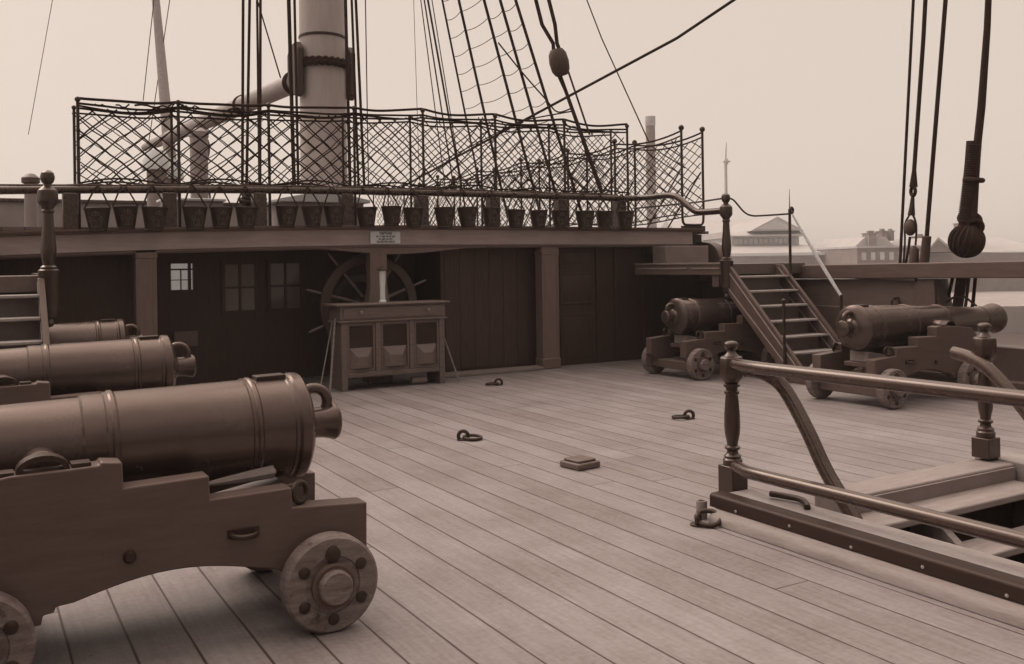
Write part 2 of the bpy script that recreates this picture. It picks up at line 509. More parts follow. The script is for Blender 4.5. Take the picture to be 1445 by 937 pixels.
# ------------------------------------------------------------------ cannons
def wheel_parts(root, x, sgn, r=0.212):
    y0, y1 = 0.435 * sgn, 0.532 * sgn
    b = MB()
    w = y1 - y0
    b.lathe([(0.02, 0), (r - 0.012, 0), (r, 0.012 * sgn), (r, w - 0.012 * sgn), (r - 0.012, w), (0.125, w), (0.12, w - 0.008 * sgn), (0.02, w - 0.008 * sgn)], (x, y0, r + 0.001), 'y', 48)
    wh = b.build("wheel", M_truck, root)
    b = MB()
    b.lathe([(0.098, w - 0.006 * sgn), (0.098, w + 0.018 * sgn), (0.088, w + 0.022 * sgn), (0.086, w + 0.02 * sgn)], (x, y0, r), 'y', 28)
    b.build("hub_ring", M_car, wh)
    b = MB()
    b.lathe([(0.074, -0.05 * sgn), (0.074, w + 0.05 * sgn), (0.066, w + 0.06 * sgn), (0.001, w + 0.062 * sgn)], (x, y0, r), 'y', 28)
    b.build("axle_end", M_truck, wh)
    for k in range(6):
        a = R(0 + 60 * k) + R(30)
        b = MB(); b.lathe([(0.026, w - 0.004 * sgn), (0.026, w + 0.004 * sgn), (0.019, w + 0.009 * sgn), (0.001, w + 0.01 * sgn)], (x + 0.148 * math.cos(a), y0, r + 0.148 * math.sin(a)), 'y', 12)
        b.build("bolt_head", M_iron, wh)
    b = MB()
    b.lathe([(0.034, w - 0.004 * sgn), (0.034, w + 0.008 * sgn), (0.024, w + 0.014 * sgn), (0.001, w + 0.015 * sgn)], (x, y0, r + 0.135), 'y', 14)
    b.build("linchpin_boss", M_iron, wh)

def make_cannon(loc, label):
    """gun on its truck carriage; local +x is the breech, origin on the deck below the base ring"""
    root = thing("cannon", label, "cannon", (0, 0, 0), "guns along both sides of the quarterdeck")
    AZ = 0.835
    b = MB()
    prof = [(0.001, 0.188), (0.066, 0.186), (0.084, 0.176), (0.09, 0.162), (0.086, 0.148), (0.076, 0.11), (0.073, 0.075), (0.076, 0.05), (0.088, 0.04), (0.1, 0.032), (0.104, 0.028),
            (0.15, 0.022), (0.2, 0.008), (0.228, -0.006), (0.243, -0.014), (0.252, -0.024), (0.254, -0.045), (0.252, -0.066), (0.244, -0.074), (0.24, -0.078), (0.241, -0.092), (0.236, -0.098),
            (0.2345, -0.24), (0.238, -0.243), (0.2445, -0.25), (0.2445, -0.262), (0.239, -0.27), (0.2415, -0.276), (0.2415, -0.286), (0.235, -0.29),
            (0.226, -0.845), (0.229, -0.848), (0.2345, -0.856), (0.2345, -0.868), (0.229, -0.876), (0.229, -0.892), (0.2235, -0.897), (0.222, -0.98), (0.212, -0.99),
            (0.2, -1.45), (0.209, -1.455), (0.209, -1.485), (0.193, -1.49), (0.151, -2.28), (0.16, -2.285), (0.16, -2.31), (0.15, -2.315), (0.155, -2.42), (0.18, -2.52), (0.187, -2.56), (0.18, -2.59), (0.165, -2.6), (0.064, -2.6), (0.06, -2.3), (0.001, -2.3)]
    b.lathe(prof, (0, 0, AZ), 'x', 64)
    barrel = b.build("barrel", M_gun, root, smooth=30)
    b = MB()
    b.lathe([(0.001, -0.31), (0.066, -0.31), (0.07, -0.305), (0.07, 0.305), (0.066, 0.31), (0.001, 0.31)], (-1.15, 0, AZ - 0.02), 'y', 24)
    b.build("trunnion", M_gun, barrel)
    b = MB()
    b.ring((0.062, 0, AZ + 0.102), 0.068, 0.0255, (0.1, 1, 0), 36, 12)
    b.build("breeching_ring", M_gun, barrel)
    b = MB()
    b.prism([(-0.225, AZ + 0.23), (-0.085, AZ + 0.23), (-0.085, AZ + 0.2525), (-0.225, AZ + 0.25)], 'y', -0.045, 0.045)
    b.build("vent_patch", M_iron, barrel, 0.004)
    # carriage
    pts = [(0.165, 0.30), (0.168, 0.522), (-0.176, 0.546), (-0.18, 0.634), (-0.527, 0.629), (-0.53, 0.73), (-0.864, 0.722), (-0.867, 0.826), (-0.945, 0.836), (-0.95, 0.824), (-1.06, 0.822)]
    pts += [(-1.26, 0.82), (-1.5, 0.79), (-1.60, 0.70), (-1.63, 0.30), (-1.56, 0.235), (-1.165, 0.235), (-1.16, 0.27), (-1.12, 0.275), (-1.115, 0.295)]
    for k in range(13):
        t = k / 12
        pts.append((lerp(-1.05, -0.30, t), 0.30 + 0.062 * math.sin(math.pi * t)))
    pts += [(-0.24, 0.285), (-0.20, 0.235), (0.10, 0.235), (0.12, 0.30)]
    for s in (-1, 1):
        b = MB()
        b.prism(pts, 'y', 0.305 * s, 0.425 * s)
        ck = b.build("carriage_cheek", M_car, root, 0.008)
        b = MB()
        for (x, z, r) in [(-0.845, 0.446, 0.026), (-1.35, 0.5, 0.024)]:
            b.lathe([(r, 0.42 * s), (r, 0.432 * s), (r * 0.7, 0.446 * s), (0.001, 0.449 * s)], (x, 0, z), 'y', 14)
        b.build("bolt_head", M_iron, ck)
        b = MB()
        b.tube(smooth_path([(-0.445, 0.42 * s, 0.474), (-0.44, 0.455 * s, 0.468), (-0.41, 0.474 * s, 0.464), (-0.375, 0.474 * s, 0.464), (-0.345, 0.455 * s, 0.466), (-0.34, 0.42 * s, 0.472)]), 0.012, 8)
        b.box(-0.46, -0.325, 0.424 * s, 0.431 * s, 0.455, 0.49)
        b.build("side_loop", M_iron, ck)
        b = MB()
        b.ring((-0.125, 0.365 * s, 0.596), 0.043, 0.013, (0.5, 0.86 * s, 0.1), 24, 8)
        b.tube([(-0.185, 0.365 * s, 0.622), (-0.125, 0.365 * s, 0.632)], 0.013, 8)
        b.build("ring_bolt", M_iron, ck)
        b = MB()
        a = [R(180 * k / 10) for k in range(11)]
        outer = [(-1.15 + 0.095 * math.cos(t), 0.823 + 0.06 * math.sin(t)) for t in a]
        inner = [(-1.15 + 0.072 * math.cos(t), 0.823 + 0.042 * math.sin(t)) for t in a[::-1]]
        b.prism(outer + inner, 'y', 0.325 * s, 0.405 * s)
        b.box(-1.05, -0.98, 0.325 * s, 0.405 * s, 0.824, 0.838); b.box(-1.33, -1.25, 0.325 * s, 0.405 * s, 0.806, 0.83)
        b.build("capsquare", M_iron, ck)
        for x in (-0.035, -1.4):
            wheel_parts(root, x, s)
    for x in (-0.035, -1.4):
        MB().box(x - 0.095, x + 0.095, -0.43, 0.43, 0.115, 0.232).build("axletree", M_car, root, 0.012)
    MB().box(-1.5, -1.36, -0.303, 0.303, 0.30, 0.62).build("transom", M_car, root, 0.01)
    MB().box(-1.1, -0.08, -0.19, 0.19, 0.40, 0.45).build("stool_bed", M_car, root, 0.006)
    MB().box(-0.62, -0.54, -0.303, 0.303, 0.33, 0.398).build("bed_bolster", M_car, root, 0.006)
    b = MB()
    b.add([(-0.72, -0.155, 0.455), (-0.1, -0.125, 0.455), (-0.1, 0.125, 0.455), (-0.72, 0.155, 0.455), (-0.72, -0.155, 0.47), (-0.1, -0.125, 0.575), (-0.1, 0.125, 0.575), (-0.72, 0.155, 0.47)],
          [(3, 2, 1, 0), (4, 5, 6, 7), (0, 1, 5, 4), (1, 2, 6, 5), (2, 3, 7, 6), (3, 0, 4, 7)])
    b.build("quoin", M_lightwood, root, 0.008)
    root.location = loc
    return root

# ------------------------------------------------------------------ cannons placed
g1 = make_cannon((1.40, 4.45, 0), "large black cannon in the left foreground on a stepped brown carriage")
def put_cannon(x, y, rz, label):
    c = copy_tree(g1)
    c.location = (x, y, 0); c.rotation_euler = (0, 0, rz); c['label'] = label
    return c
put_cannon(1.36, 7.6, 0, "second black cannon on the left, partly hidden behind the foreground cannon")
put_cannon(1.42, 10.45, 0, "farthest cannon on the left, only its barrel end showing")
put_cannon(8.45, 7.03, math.pi, "black cannon behind the hatch rail, pointing out at the bulwark opening on the right")
put_cannon(8.47, 10.06, math.pi, "black cannon in the shade behind the right hand ladder, with pale carriage wheels")

# handspike lying in the foreground carriage
b = MB()
P0, P1 = Vector((0.86, 4.24, 0.645)), Vector((1.20, 4.235, 0.668))
b.tube([P0, P0.lerp(P1, 0.3), P0.lerp(P1, 0.7), P1], [0.006, 0.016, 0.026, 0.03], 8)
b.tube([P1 - Vector((0.02, 0, 0)), P1 + Vector((0.01, 0, 0))], [0.03, 0.012], 8)
o = b.build("wooden_wedge", M_sill)
tag(o, "pale splintered wooden wedge lying under the breech of the foreground cannon", "wedge")

# ------------------------------------------------------------------ poop cabin front
pc = thing("poop_cabin", "long raised cabin front across the ship with a painted beam, pillars and a shaded recess", "cabin", (XC, 11.95, 0))
def camber(x):
    t = (x - 6.0) / 5.0
    return -0.085 * t * t if x < 6 else -0.01 * t * t
def beam_prism(prof, x0, x1, n=30):
    """profile in (y, z) swept along x following the deck camber"""
    b = MB()
    k = len(prof)
    vs_, fs_ = [], []
    for i in range(n + 1):
        x = lerp(x0, x1, i / n)
        for (y, z) in prof: vs_.append((x, y, z + camber(x)))
    for i in range(n):
        for j in range(k):
            fs_.append((i * k + j, i * k + (j + 1) % k, (i + 1) * k + (j + 1) % k, (i + 1) * k + j))
    fs_.append(tuple(range(k))[::-1]); fs_.append(tuple(range(n * k, n * k + k)))
    return b.add(vs_, fs_)
bm_ = beam_prism([(11.92, 1.885), (11.92, 2.075), (11.91, 2.08), (11.91, 2.09), (12.3, 2.09), (12.3, 1.885)], XS, 10.45)
bm_.build("front_beam", M_beam, pc)
beam_prism([(11.895, 2.092), (11.865, 2.105), (11.85, 2.125), (11.82, 2.13), (11.815, 2.15), (12.25, 2.156), (12.25, 2.092)], XS, 10.62).build("cornice", M_pil, pc, smooth=25)
beam_prism([(11.96, 1.84), (11.94, 1.86), (11.94, 1.883), (12.28, 1.883), (12.28, 1.84)], XS, 10.4).build("beam_moulding", M_pil, pc, smooth=25)
# curved pelmet under the middle of the beam
b = MB()
low = [(3.85 + (6.45 - 3.85) * i / 20) for i in range(21)]
poly = [(x, 1.842) for x in (6.45, 3.85)] + [(x, 1.842 - 0.085 * max(0.0, math.sin(math.pi * (i / 20))) ** 1.6) for i, x in enumerate(low)]
b.prism(poly[1:] + [], 'y', 11.955, 12.27)
b.build("curved_pelmet", M_pil, pc)
# ceiling beams under the poop deck
for y in (12.55, 12.95):
    MB().box(XS, XP, y, y + 0.14, 1.90, 2.05).build("deck_beam", M_dark, pc, 0.008)
# pillars
def pillar(x0, x1, y0=11.94, y1=12.14):
    b = MB(); b.box(x0, x1, y0, y1, 0.03, 1.84)
    p = b.build("pillar", M_pil, pc, 0.008)
    b = MB(); b.box(x0 - 0.012, x1 + 0.012, y0 - 0.012, y1 + 0.01, 0.0, 0.16); b.build("pillar_base", M_pil, p, 0.012)
    b = MB(); b.box(x0 - 0.008, x1 + 0.008, y0 - 0.01, y1 + 0.01, 1.72, 1.80); b.build("pillar_cap", M_pil, p, 0.014)
    b = MB()
    for (a, c) in ((x0 + 0.035, x0 + 0.05), (x1 - 0.05, x1 - 0.035)):
        b.box(a, c, y0 - 0.006, y0 + 0.01, 0.25, 1.62)
    b.build("pillar_bead", M_pil, p)
pillar(1.76, 2.0)
pillar(7.50, 7.80)
b = MB()
b.add([(4.69, 11.93, 0.9), (5.05, 11.93, 0.9), (5.05, 12.15, 0.9), (4.69, 12.15, 0.9), (4.755, 11.96, 1.32), (5.0, 11.96, 1.32), (5.0, 12.12, 1.32), (4.755, 12.12, 1.32),
       (4.755, 11.96, 1.80), (5.0, 11.96, 1.80), (5.0, 12.12, 1.80), (4.755, 12.12, 1.80)],
      [(3, 2, 1, 0), (0, 1, 5, 4), (1, 2, 6, 5), (2, 3, 7, 6), (3, 0, 4, 7), (4, 5, 9, 8), (5, 6, 10, 9), (6, 7, 11, 10), (7, 4, 8, 11), (8, 9, 10, 11)])
b.box(4.69, 5.05, 11.93, 12.15, 0.0, 0.898)
b.build("wheel_post", M_pil, pc, 0.006)
# recessed bulkhead with windows (Y = 13.2), boards around the see-through window
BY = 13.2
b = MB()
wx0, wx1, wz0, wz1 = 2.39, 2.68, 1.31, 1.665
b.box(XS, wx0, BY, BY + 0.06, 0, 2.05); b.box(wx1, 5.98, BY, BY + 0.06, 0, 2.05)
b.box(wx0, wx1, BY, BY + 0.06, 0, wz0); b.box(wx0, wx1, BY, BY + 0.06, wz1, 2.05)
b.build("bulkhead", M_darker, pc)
b = MB()
for i in range(34):
    x = XS + 0.1 + i * 0.26
    if x < 5.9 and not (wx0 - 0.03 < x < wx1 + 0.03): b.box(x, x + 0.010, BY - 0.003, BY + 0.01, 0.0, 2.04)
b.build("batten", M_dark, pc)
b = MB()
fr = 0.02
b.box(2.515, 2.525, BY - 0.006, BY + 0.05, wz0, 1.58); b.box(2.615, 2.65, BY - 0.006, BY + 0.05, wz0, wz1)
b.box(wx0, wx1, BY - 0.005, BY + 0.049, 1.575, 1.597); b.box(wx0, 2.66, BY - 0.004, BY + 0.048, 1.438, 1.449)
wf = b.build("window", M_darker, pc)
for (x0, x1, z0, z1) in ((3.1, 3.51, 1.0, 1.645), (3.735, 4.16, 1.01, 1.65)):
    b = MB()
    xm, zm = (x0 + x1) / 2, (z0 + z1) / 2
    b.box(x0 - 0.05, x0, BY - 0.03, BY - 0.001, z0 - 0.05, z1 + 0.05); b.box(x1, x1 + 0.05, BY - 0.03, BY - 0.001, z0 - 0.05, z1 + 0.05)
    b.box(x0, x1, BY - 0.029, BY - 0.001, z0 - 0.05, z0); b.box(x0, x1, BY - 0.029, BY - 0.001, z1, z1 + 0.05)
    b.box(xm - 0.018, xm + 0.018, BY - 0.027, BY - 0.001, z0, z1); b.box(x0, xm - 0.018, BY - 0.026, BY - 0.001, zm - 0.014, zm + 0.014); b.box(xm + 0.018, x1, BY - 0.026, BY - 0.001, zm - 0.014, zm + 0.014)
    w = b.build("window", M_darker, pc)
    b = MB()
    for (a, c) in ((x0, xm - 0.018), (xm + 0.018, x1)):
        for (e, f) in ((z0, zm - 0.014), (zm + 0.014, z1)):
            b.box(a + 0.001, c - 0.001, BY - 0.012, BY - 0.002, e + 0.001, f - 0.001)
    b.build("pane", M_pane, w)
MB().box(2.41, 2.72, BY - 0.05, BY - 0.01, 0.54, 0.75).build("wall_board", M_pil, pc, 0.004)
# white box added behind the see-through window to brighten it, lit from above
b = MB()
b.box(1.9, 3.6, 15.0, 15.06, 0.6, 2.05); b.box(1.9, 1.95, 13.3, 15.0, 0.6, 2.05); b.box(3.55, 3.6, 13.3, 15.0, 0.6, 2.05); b.box(1.9, 3.6, 13.3, 15.0, 0.55, 0.6)
b.build("light_screen", M_white, pc)
# panelled wall on the port side of the recess
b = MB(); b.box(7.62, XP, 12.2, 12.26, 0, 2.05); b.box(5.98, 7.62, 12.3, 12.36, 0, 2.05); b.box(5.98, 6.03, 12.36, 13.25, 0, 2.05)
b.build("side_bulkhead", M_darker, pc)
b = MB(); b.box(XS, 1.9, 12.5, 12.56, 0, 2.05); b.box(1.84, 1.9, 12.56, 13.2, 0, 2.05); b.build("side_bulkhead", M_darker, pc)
def panel(x0, x1, z0, z1, y=12.2):
    b = MB()
    b.box(x0, x1, y - 0.014, y - 0.001, z0, z1)
    b.add([(x0 + 0.05, y - 0.014, z0 + 0.05), (x1 - 0.05, y - 0.014, z0 + 0.05), (x1 - 0.05, y - 0.014, z1 - 0.05), (x0 + 0.05, y - 0.014, z1 - 0.05),
           (x0 + 0.09, y - 0.03, z0 + 0.09), (x1 - 0.09, y - 0.03, z0 + 0.09), (x1 - 0.09, y - 0.03, z1 - 0.09), (x0 + 0.09, y - 0.03, z1 - 0.09)],
          [(0, 1, 5, 4), (1, 2, 6, 5), (2, 3, 7, 6), (3, 0, 4, 7), (4, 5, 6, 7)])
    b.build("door_panel", M_dark, pc, 0.003)
panel(7.98, 8.62, 0.95, 1.45); panel(7.98, 8.62, 0.12, 0.80); panel(7.98, 8.62, 1.52, 1.8)
b = MB()
for x in (7.90, 8.66, 9.02, 9.6, 10.2):
    b.box(x, x + 0.03, 12.165, 12.199, 0, 2.0)
b.build("wall_stile", M_dark, pc, 0.004)
b = MB(); b.prism([(11.86, 0.004), (11.86, 0.045), (12.05, 0.06), (12.05, 0.004)], 'x', 5.66, 7.46)
b.build("recess_sill", M_landing, pc, 0.006)
b = MB()
for i in range(6):
    b.box(6.04 + 0.245 * i, 6.280 + 0.245 * i, 12.288, 12.299, 0.06, 2.03)
b.build("recess_boards", M_darker, pc, 0.003)

# sign on the beam
sg = MB().box(4.735, 5.172, 11.885, 11.918, 1.895, 2.065).build("notice_sign", M_sign, bevel=0.003)
tag(sg, "small white notice board with dark lettering fixed to the middle of the cabin beam", "sign")
def text_mesh(txt, size, loc, name, material, parent):
    cu_ = bpy.data.curves.new("lettering", 'FONT')
    cu_.body = txt; cu_.size = size; cu_.align_x = 'CENTER'; cu_.align_y = 'CENTER'; cu_.extrude = 0.0008; cu_.offset = 0.0012
    ob = bpy.data.objects.new("lettering", cu_)
    COL.objects.link(ob)
    bpy.context.view_layer.update()
    dg = bpy.context.evaluated_depsgraph_get()
    me = bpy.data.meshes.new_from_object(ob.evaluated_get(dg))
    me.transform(Matrix.Translation(loc) @ Matrix.Rotation(R(90), 4, 'X'))
    bpy.data.objects.remove(ob)
    me.name = name
    me.materials.clear(); me.materials.append(material)
    t = bpy.data.objects.new(name, me)
    COL.objects.link(t); t.parent = parent
    return t
for s, sz, z in (("VISITORS", 0.046, 2.036), ("are requested not", 0.038, 1.998), ("to spit on the", 0.038, 1.962), ("QUARTER DECK", 0.036, 1.923)):
    text_mesh(s, sz, (4.955, 11.8835, z), "lettering", M_ink, sg)

# ------------------------------------------------------------------ breast rail along the poop edge
PX = [1.06, 2.15, 3.25, 4.42, 5.53, 6.68, 7.86, 8.98]
br = thing("breast_rail", "dark wooden rail on square posts along the raised deck edge, hung with buckets", "railing", (XC, 11.95, 2.13))
def railz(x): return 2.615 + camber(x)
for x in PX:
    MB().box(x - 0.082, x + 0.082, 11.88, 12.04, 2.14 + camber(x), railz(x) - 0.04).build("post", M_rail, br, 0.01)
path = [(XS, 11.96, railz(XS)), (0.0, 11.96, railz(0))] + [(x, 11.96, railz(x)) for x in PX] + [(9.12, 11.93, 2.612), (9.22, 11.8, 2.612), (9.25, 11.5, 2.605), (9.25, 11.05, 2.6), (9.25, 10.82, 2.53), (9.25, 10.58, 2.38), (9.25, 10.42, 2.315), (9.25, 10.2, 2.305), (9.25, 9.92, 2.305)]
MB().tube(smooth_path(path, 6), 0.047, 12).build("handrail", M_rail, br)
b = MB()
b.tube([(XS, 12.0, railz(XS) + 0.09), (1.0, 11.98, railz(1) + 0.055)] + [(x, 11.96 + 0.01 * math.sin(x * 3), railz(x) + 0.052 + 0.008 * math.sin(x * 7)) for x in [1.2 + 0.25 * i for i in range(32)]], 0.011, 6)
b.build("lashing_line", M_hemp, br)

# ------------------------------------------------------------------ fire buckets
bucket_px = [137, 177, 218, 275, 312, 348, 405, 440, 471, 517, 552, 583, 627, 659, 693, 728, 759, 790, 825, 852, 881]
ordinals = ["first", "second", "third", "fourth", "fifth", "sixth", "seventh", "eighth", "ninth", "tenth", "eleventh", "twelfth", "thirteenth", "fourteenth", "fifteenth", "sixteenth", "seventeenth", "eighteenth", "nineteenth", "twentieth", "last"]
def make_bucket():
    root = thing("fire_bucket", "leather fire bucket", "bucket", (0, 0, 0), "fire buckets hung along the poop rail")
    b = MB()
    b.lathe([(0.001, -0.27), (0.094, -0.27), (0.1, -0.267), (0.102, -0.256), (0.098, -0.25), (0.140, -0.012), (0.146, -0.01), (0.148, 0.0), (0.142, 0.004), (0.135, 0.0), (0.095, -0.24), (0.001, -0.24)], (0, 0, 0), 'z', 28)
    body = b.build("bucket_body", M_bucket, root)
    b = MB()                                   # faint painted crown and scrolled cypher on the front
    def fp(a, z): 
        r = lerp(0.098, 0.140, (z + 0.25) / 0.238) + 0.001
        return (r * math.sin(a), -r * math.cos(a), z)
    def curl(a0, z0, ra, rz, t0, t1, n=12):
        b.tube([fp(a0 + ra * math.cos(R(lerp(t0, t1, i / n))), z0 + rz * math.sin(R(lerp(t0, t1, i / n)))) for i in range(n + 1)], 0.0032, 4)
    curl(-0.28, -0.18, 0.2, 0.042, 60, 330); curl(0.28, -0.18, 0.2, 0.042, 120, -150); curl(0, -0.085, 0.32, 0.035, 0, 180)
    curl(0, -0.18, 0.1, 0.042, 0, 360); b.tube([fp(a, -0.085) for a in [-0.32 + 0.08 * i for i in range(9)]], 0.0032, 4)
    b.tube([fp(0, -0.085), fp(0, -0.03)], 0.0032, 4)
    curl(-0.5, -0.13, 0.12, 0.03, 0, 300, 8); curl(0.5, -0.13, 0.12, 0.03, 180, -120, 8)
    b.build("painted_cypher", M_mark, body)
    b = MB()
    b.tube(smooth_path([(-0.142, 0, -0.005), (-0.09, 0.035, 0.11), (-0.03, 0.08, 0.235), (0, 0.10, 0.26), (0.03, 0.08, 0.235), (0.09, 0.035, 0.11), (0.142, 0, -0.005)], 4), 0.0105, 6)
    b.build("rope_handle", M_rope, root)
    return root
rng = random.Random(4)
bk = make_bucket()
for i, px in enumerate(bucket_px):
    o = bk if i == 0 else copy_tree(bk)
    p = at(px, 290, Y=11.8)
    o.location = (p.x, 11.795 + rng.uniform(-0.008, 0.008), railz(p.x) - 0.215 + rng.uniform(-0.02, 0.008))
    o.rotation_euler = (rng.uniform(-0.03, 0.03), rng.uniform(-0.05, 0.05), rng.uniform(-0.35, 0.35))
    sc = rng.uniform(0.97, 1.06)
    o.scale = (sc, sc, sc)
    o['label'] = "leather fire bucket hung on the poop rail, %s from the left" % ordinals[i] if i < 20 else "leather fire bucket hung on the poop rail, nearest the right end"

# ------------------------------------------------------------------ hammock netting
def net(b, fn, U, V, cu, cv, r, rg, step=1):
    """diamond mesh over a sheet fn(u, v); U, V its size, cu, cv the diamond's width and height"""
    hv = cv / 2
    nv = max(2, int(round(V / hv)))
    slope = (cu / 2)
    nlines = int((U + nv * slope) / cu) + 2
    jit = {}
    def node(a, j):
        key = (round(a / slope), j)
        if key not in jit: jit[key] = (rg.gauss(0, cu * 0.022), rg.gauss(0, cv * 0.022))
        return jit[key]
    for d in (1, -1):
        for k in range(-1, nlines + 1):
            a0 = k * cu if d < 0 else k * cu - nv * slope
            pts = []
            for j in range(nv + 1):
                a = a0 + d * j * slope
                if d < 0: a = a0 - j * slope
                if -1e-6 <= a <= U + 1e-6:
                    q = node(a, j) if 0 < j < nv else (0, 0)
                    pts.append(fn(min(max(a + q[0], 0), U), min(max(j * V / nv + q[1], 0), V)))
            if len(pts) > 1: b.tube(pts, r * rg.uniform(0.8, 1.25), 4, caps=False)
CX = [1.16, 2.29, 3.41, 4.575, 5.60, 6.77, 7.99, 9.20]
def crane_top(x): return 3.80 if x > 5 else lerp(3.62, 3.80, max(0, (x - 1.16) / 4.4))
hn = thing("hammock_netting", "black rope netting on iron stanchions along the front of the raised deck", "netting", (XC, 12.2, 2.1))
for x in CX:
    zt = crane_top(x)
    b = MB()
    b.tube([(x, 12.02, 2.10 + camber(x)), (x, 12.02, zt - 0.04)], 0.019, 8)
    b.tube(smooth_path([(x, 12.02, 2.66), (x, 12.06, 2.60), (x, 12.2, 2.58), (x, 12.4, 2.60), (x, 12.45, 2.68)], 4), 0.016, 8)
    b.tube([(x, 12.46, 2.10 + camber(x)), (x, 12.46, zt - 0.06)], 0.017, 8)
    b.ball((x, 12.02, zt - 0.02), 0.034, 12)
    b.ball((x, 12.46, zt - 0.05), 0.028, 12)
    for z in (2.9, 3.25): b.ring((x, 12.02, z), 0.021, 0.007, (0, 0, 1), 12, 6)
    b.build("iron_stanchion", M_iron, hn)
def seg_of(x):
    for i in range(len(CX) - 1):
        if x <= CX[i + 1]: return i, (x - CX[i]) / (CX[i + 1] - CX[i])
    return len(CX) - 2, 1.0
def top_z(x, drop):
    i, t = seg_of(x)
    return lerp(crane_top(CX[i]), crane_top(CX[i + 1]), t) - drop - 0.042 * 4 * t * (1 - t)
rg = random.Random(11)
U = CX[-1] - CX[0]
def bot_z(x):
    return 2.70 + camber(x) + 0.03 * abs(math.sin(x * 2.78)) + 0.02 * math.sin(x * 5.1)
def front_fn(u, v):
    x = CX[0] + u
    t = v / 1.0
    return (x + 0.02 * math.sin(3 * t + x), 12.03 - 0.05 * math.sin(math.pi * (1 - t)) * (0.6 + 0.4 * math.sin(2.1 * x)), lerp(bot_z(x), top_z(x, 0.09), t) - 0.016 * math.sin(math.pi * t) * math.sin(3.3 * x))
def back_fn(u, v):
    x = CX[0] + u
    t = v / 1.0
    return (x + 0.03 * math.sin(2 * t + 1.7 * x), 12.46 + 0.06 * math.sin(math.pi * (1 - t)), lerp(bot_z(x) - 0.02, top_z(x, 0.12), t))
b = MB(); net(b, front_fn, U, 1.0, 0.225, 0.215, 0.0086, rg); b.build("front_net", M_net, hn)
b = MB(); net(b, back_fn, U, 1.0, 0.23, 0.205, 0.0070, rg); b.build("back_net", M_net, hn)
b = MB()
def floor_fn(u, v):
    x = CX[0] + u
    return (x, lerp(12.03, 12.46, v / 0.43), bot_z(x) - 0.07 * math.sin(math.pi * v / 0.43))
net(b, floor_fn, U, 0.43, 0.22, 0.2, 0.0078, rg)
b.build("bottom_net", M_net, hn)
b = MB()
for (y, dr, r, ph) in ((12.02, 0.0, 0.017, 0), (12.01, 0.075, 0.014, 1), (12.03, 0.105, 0.012, 2.2), (12.46, 0.06, 0.014, 1.2), (12.46, 0.115, 0.012, 0.4)):
    b.tube([(x, y, top_z(x, dr) + 0.014 * math.sin(5 * x + ph)) for x in [CX[0] + U * i / 120 for i in range(121)]], r, 6)
for y in (12.0, 12.47):
    b.tube([(x, y, bot_z(x)) for x in [CX[0] + U * i / 90 for i in range(91)]], 0.011, 6)
for i in range(16):      # frayed turns and lashings of the head rope
    x = CX[0] + rg.uniform(0.05, 1) * U * (0.25 if i < 10 else 1)
    x1 = x + rg.uniform(0.12, 0.3)
    b.tube([(t_, 12.0 + rg.uniform(-0.01, 0.01), top_z(min(t_, CX[-1]), rg.uniform(0.02, 0.1))) for t_ in [lerp(x, x1, j / 4) for j in range(5)]], rg.uniform(0.008, 0.014), 6)
b.build("head_rope", M_net, hn)

pn = thing("hammock_netting", "black rope netting trough running aft along the raised deck's right side", "netting", (10.5, 12, 2.1))
PY = [12.0, 13.85, 15.4, 17.2, 19.2, 21.3, 23.4, 25.6]
for y in PY:
    for x in (10.31, 10.77):
        pass
    b = MB()
    zt = 3.80
    b.tube(smooth_path([(10.31, y, zt), (10.31, y, 3.0), (10.31, y, 2.36), (10.34, y, 2.225), (10.42, y, 2.205), (10.66, y, 2.205), (10.74, y, 2.225), (10.77, y, 2.36), (10.77, y, 3.0), (10.77, y, zt)], 4), 0.021, 8)
    b.ball((10.31, y, zt + 0.02), 0.048, 12); b.ball((10.77, y, zt + 0.02), 0.048, 12)
    b.tube([(10.31, y + 0.05, 3.1), (10.31, y + 1.0, 2.12)], 0.014, 6); b.tube([(10.77, y + 0.05, 3.1), (10.77, y + 1.0, 2.12)], 0.014, 6)
    b.box(10.30, 10.78, y - 0.03, y + 0.03, 2.10, 2.187)
    b.build("iron_stanchion", M_iron, pn)
LU = PY[-1] - PY[0]
def ptop(y, dr):
    for i in range(len(PY) - 1):
        if y <= PY[i + 1] + 1e-6:
            t = (y - PY[i]) / (PY[i + 1] - PY[i]); return 3.80 - dr - 0.09 * 4 * t * (1 - t) - 0.03
    return 3.77 - dr
for x, nm in ((10.31, "inner_net"), (10.77, "outer_net")):
    b = MB()
    def pfn(u, v, x=x):
        y = PY[0] + u
        t = v / 1.4
        return (x + (0.07 if x < 10.5 else -0.07) * math.sin(math.pi * (1 - t)) ** 2, y, lerp(2.33 + 0.05 * math.sin(1.7 * y), ptop(y, 0.1), t))
    net(b, pfn, LU, 1.4, 0.25, 0.19, 0.0085, rg)
    b.build(nm, M_net, pn)
b = MB()
for x in (10.31, 10.77):
    for dr, r in ((0.0, 0.016), (0.08, 0.014)):
        b.tube([(x, y, ptop(y, dr)) for y in [PY[0] + LU * i / 70 for i in range(71)]], r, 6)
    b.tube([(x, y, 2.33 + 0.05 * math.sin(1.7 * y)) for y in [PY[0] + LU * i / 70 for i in range(71)]], 0.011, 6)
b.build("head_rope", M_net, pn)

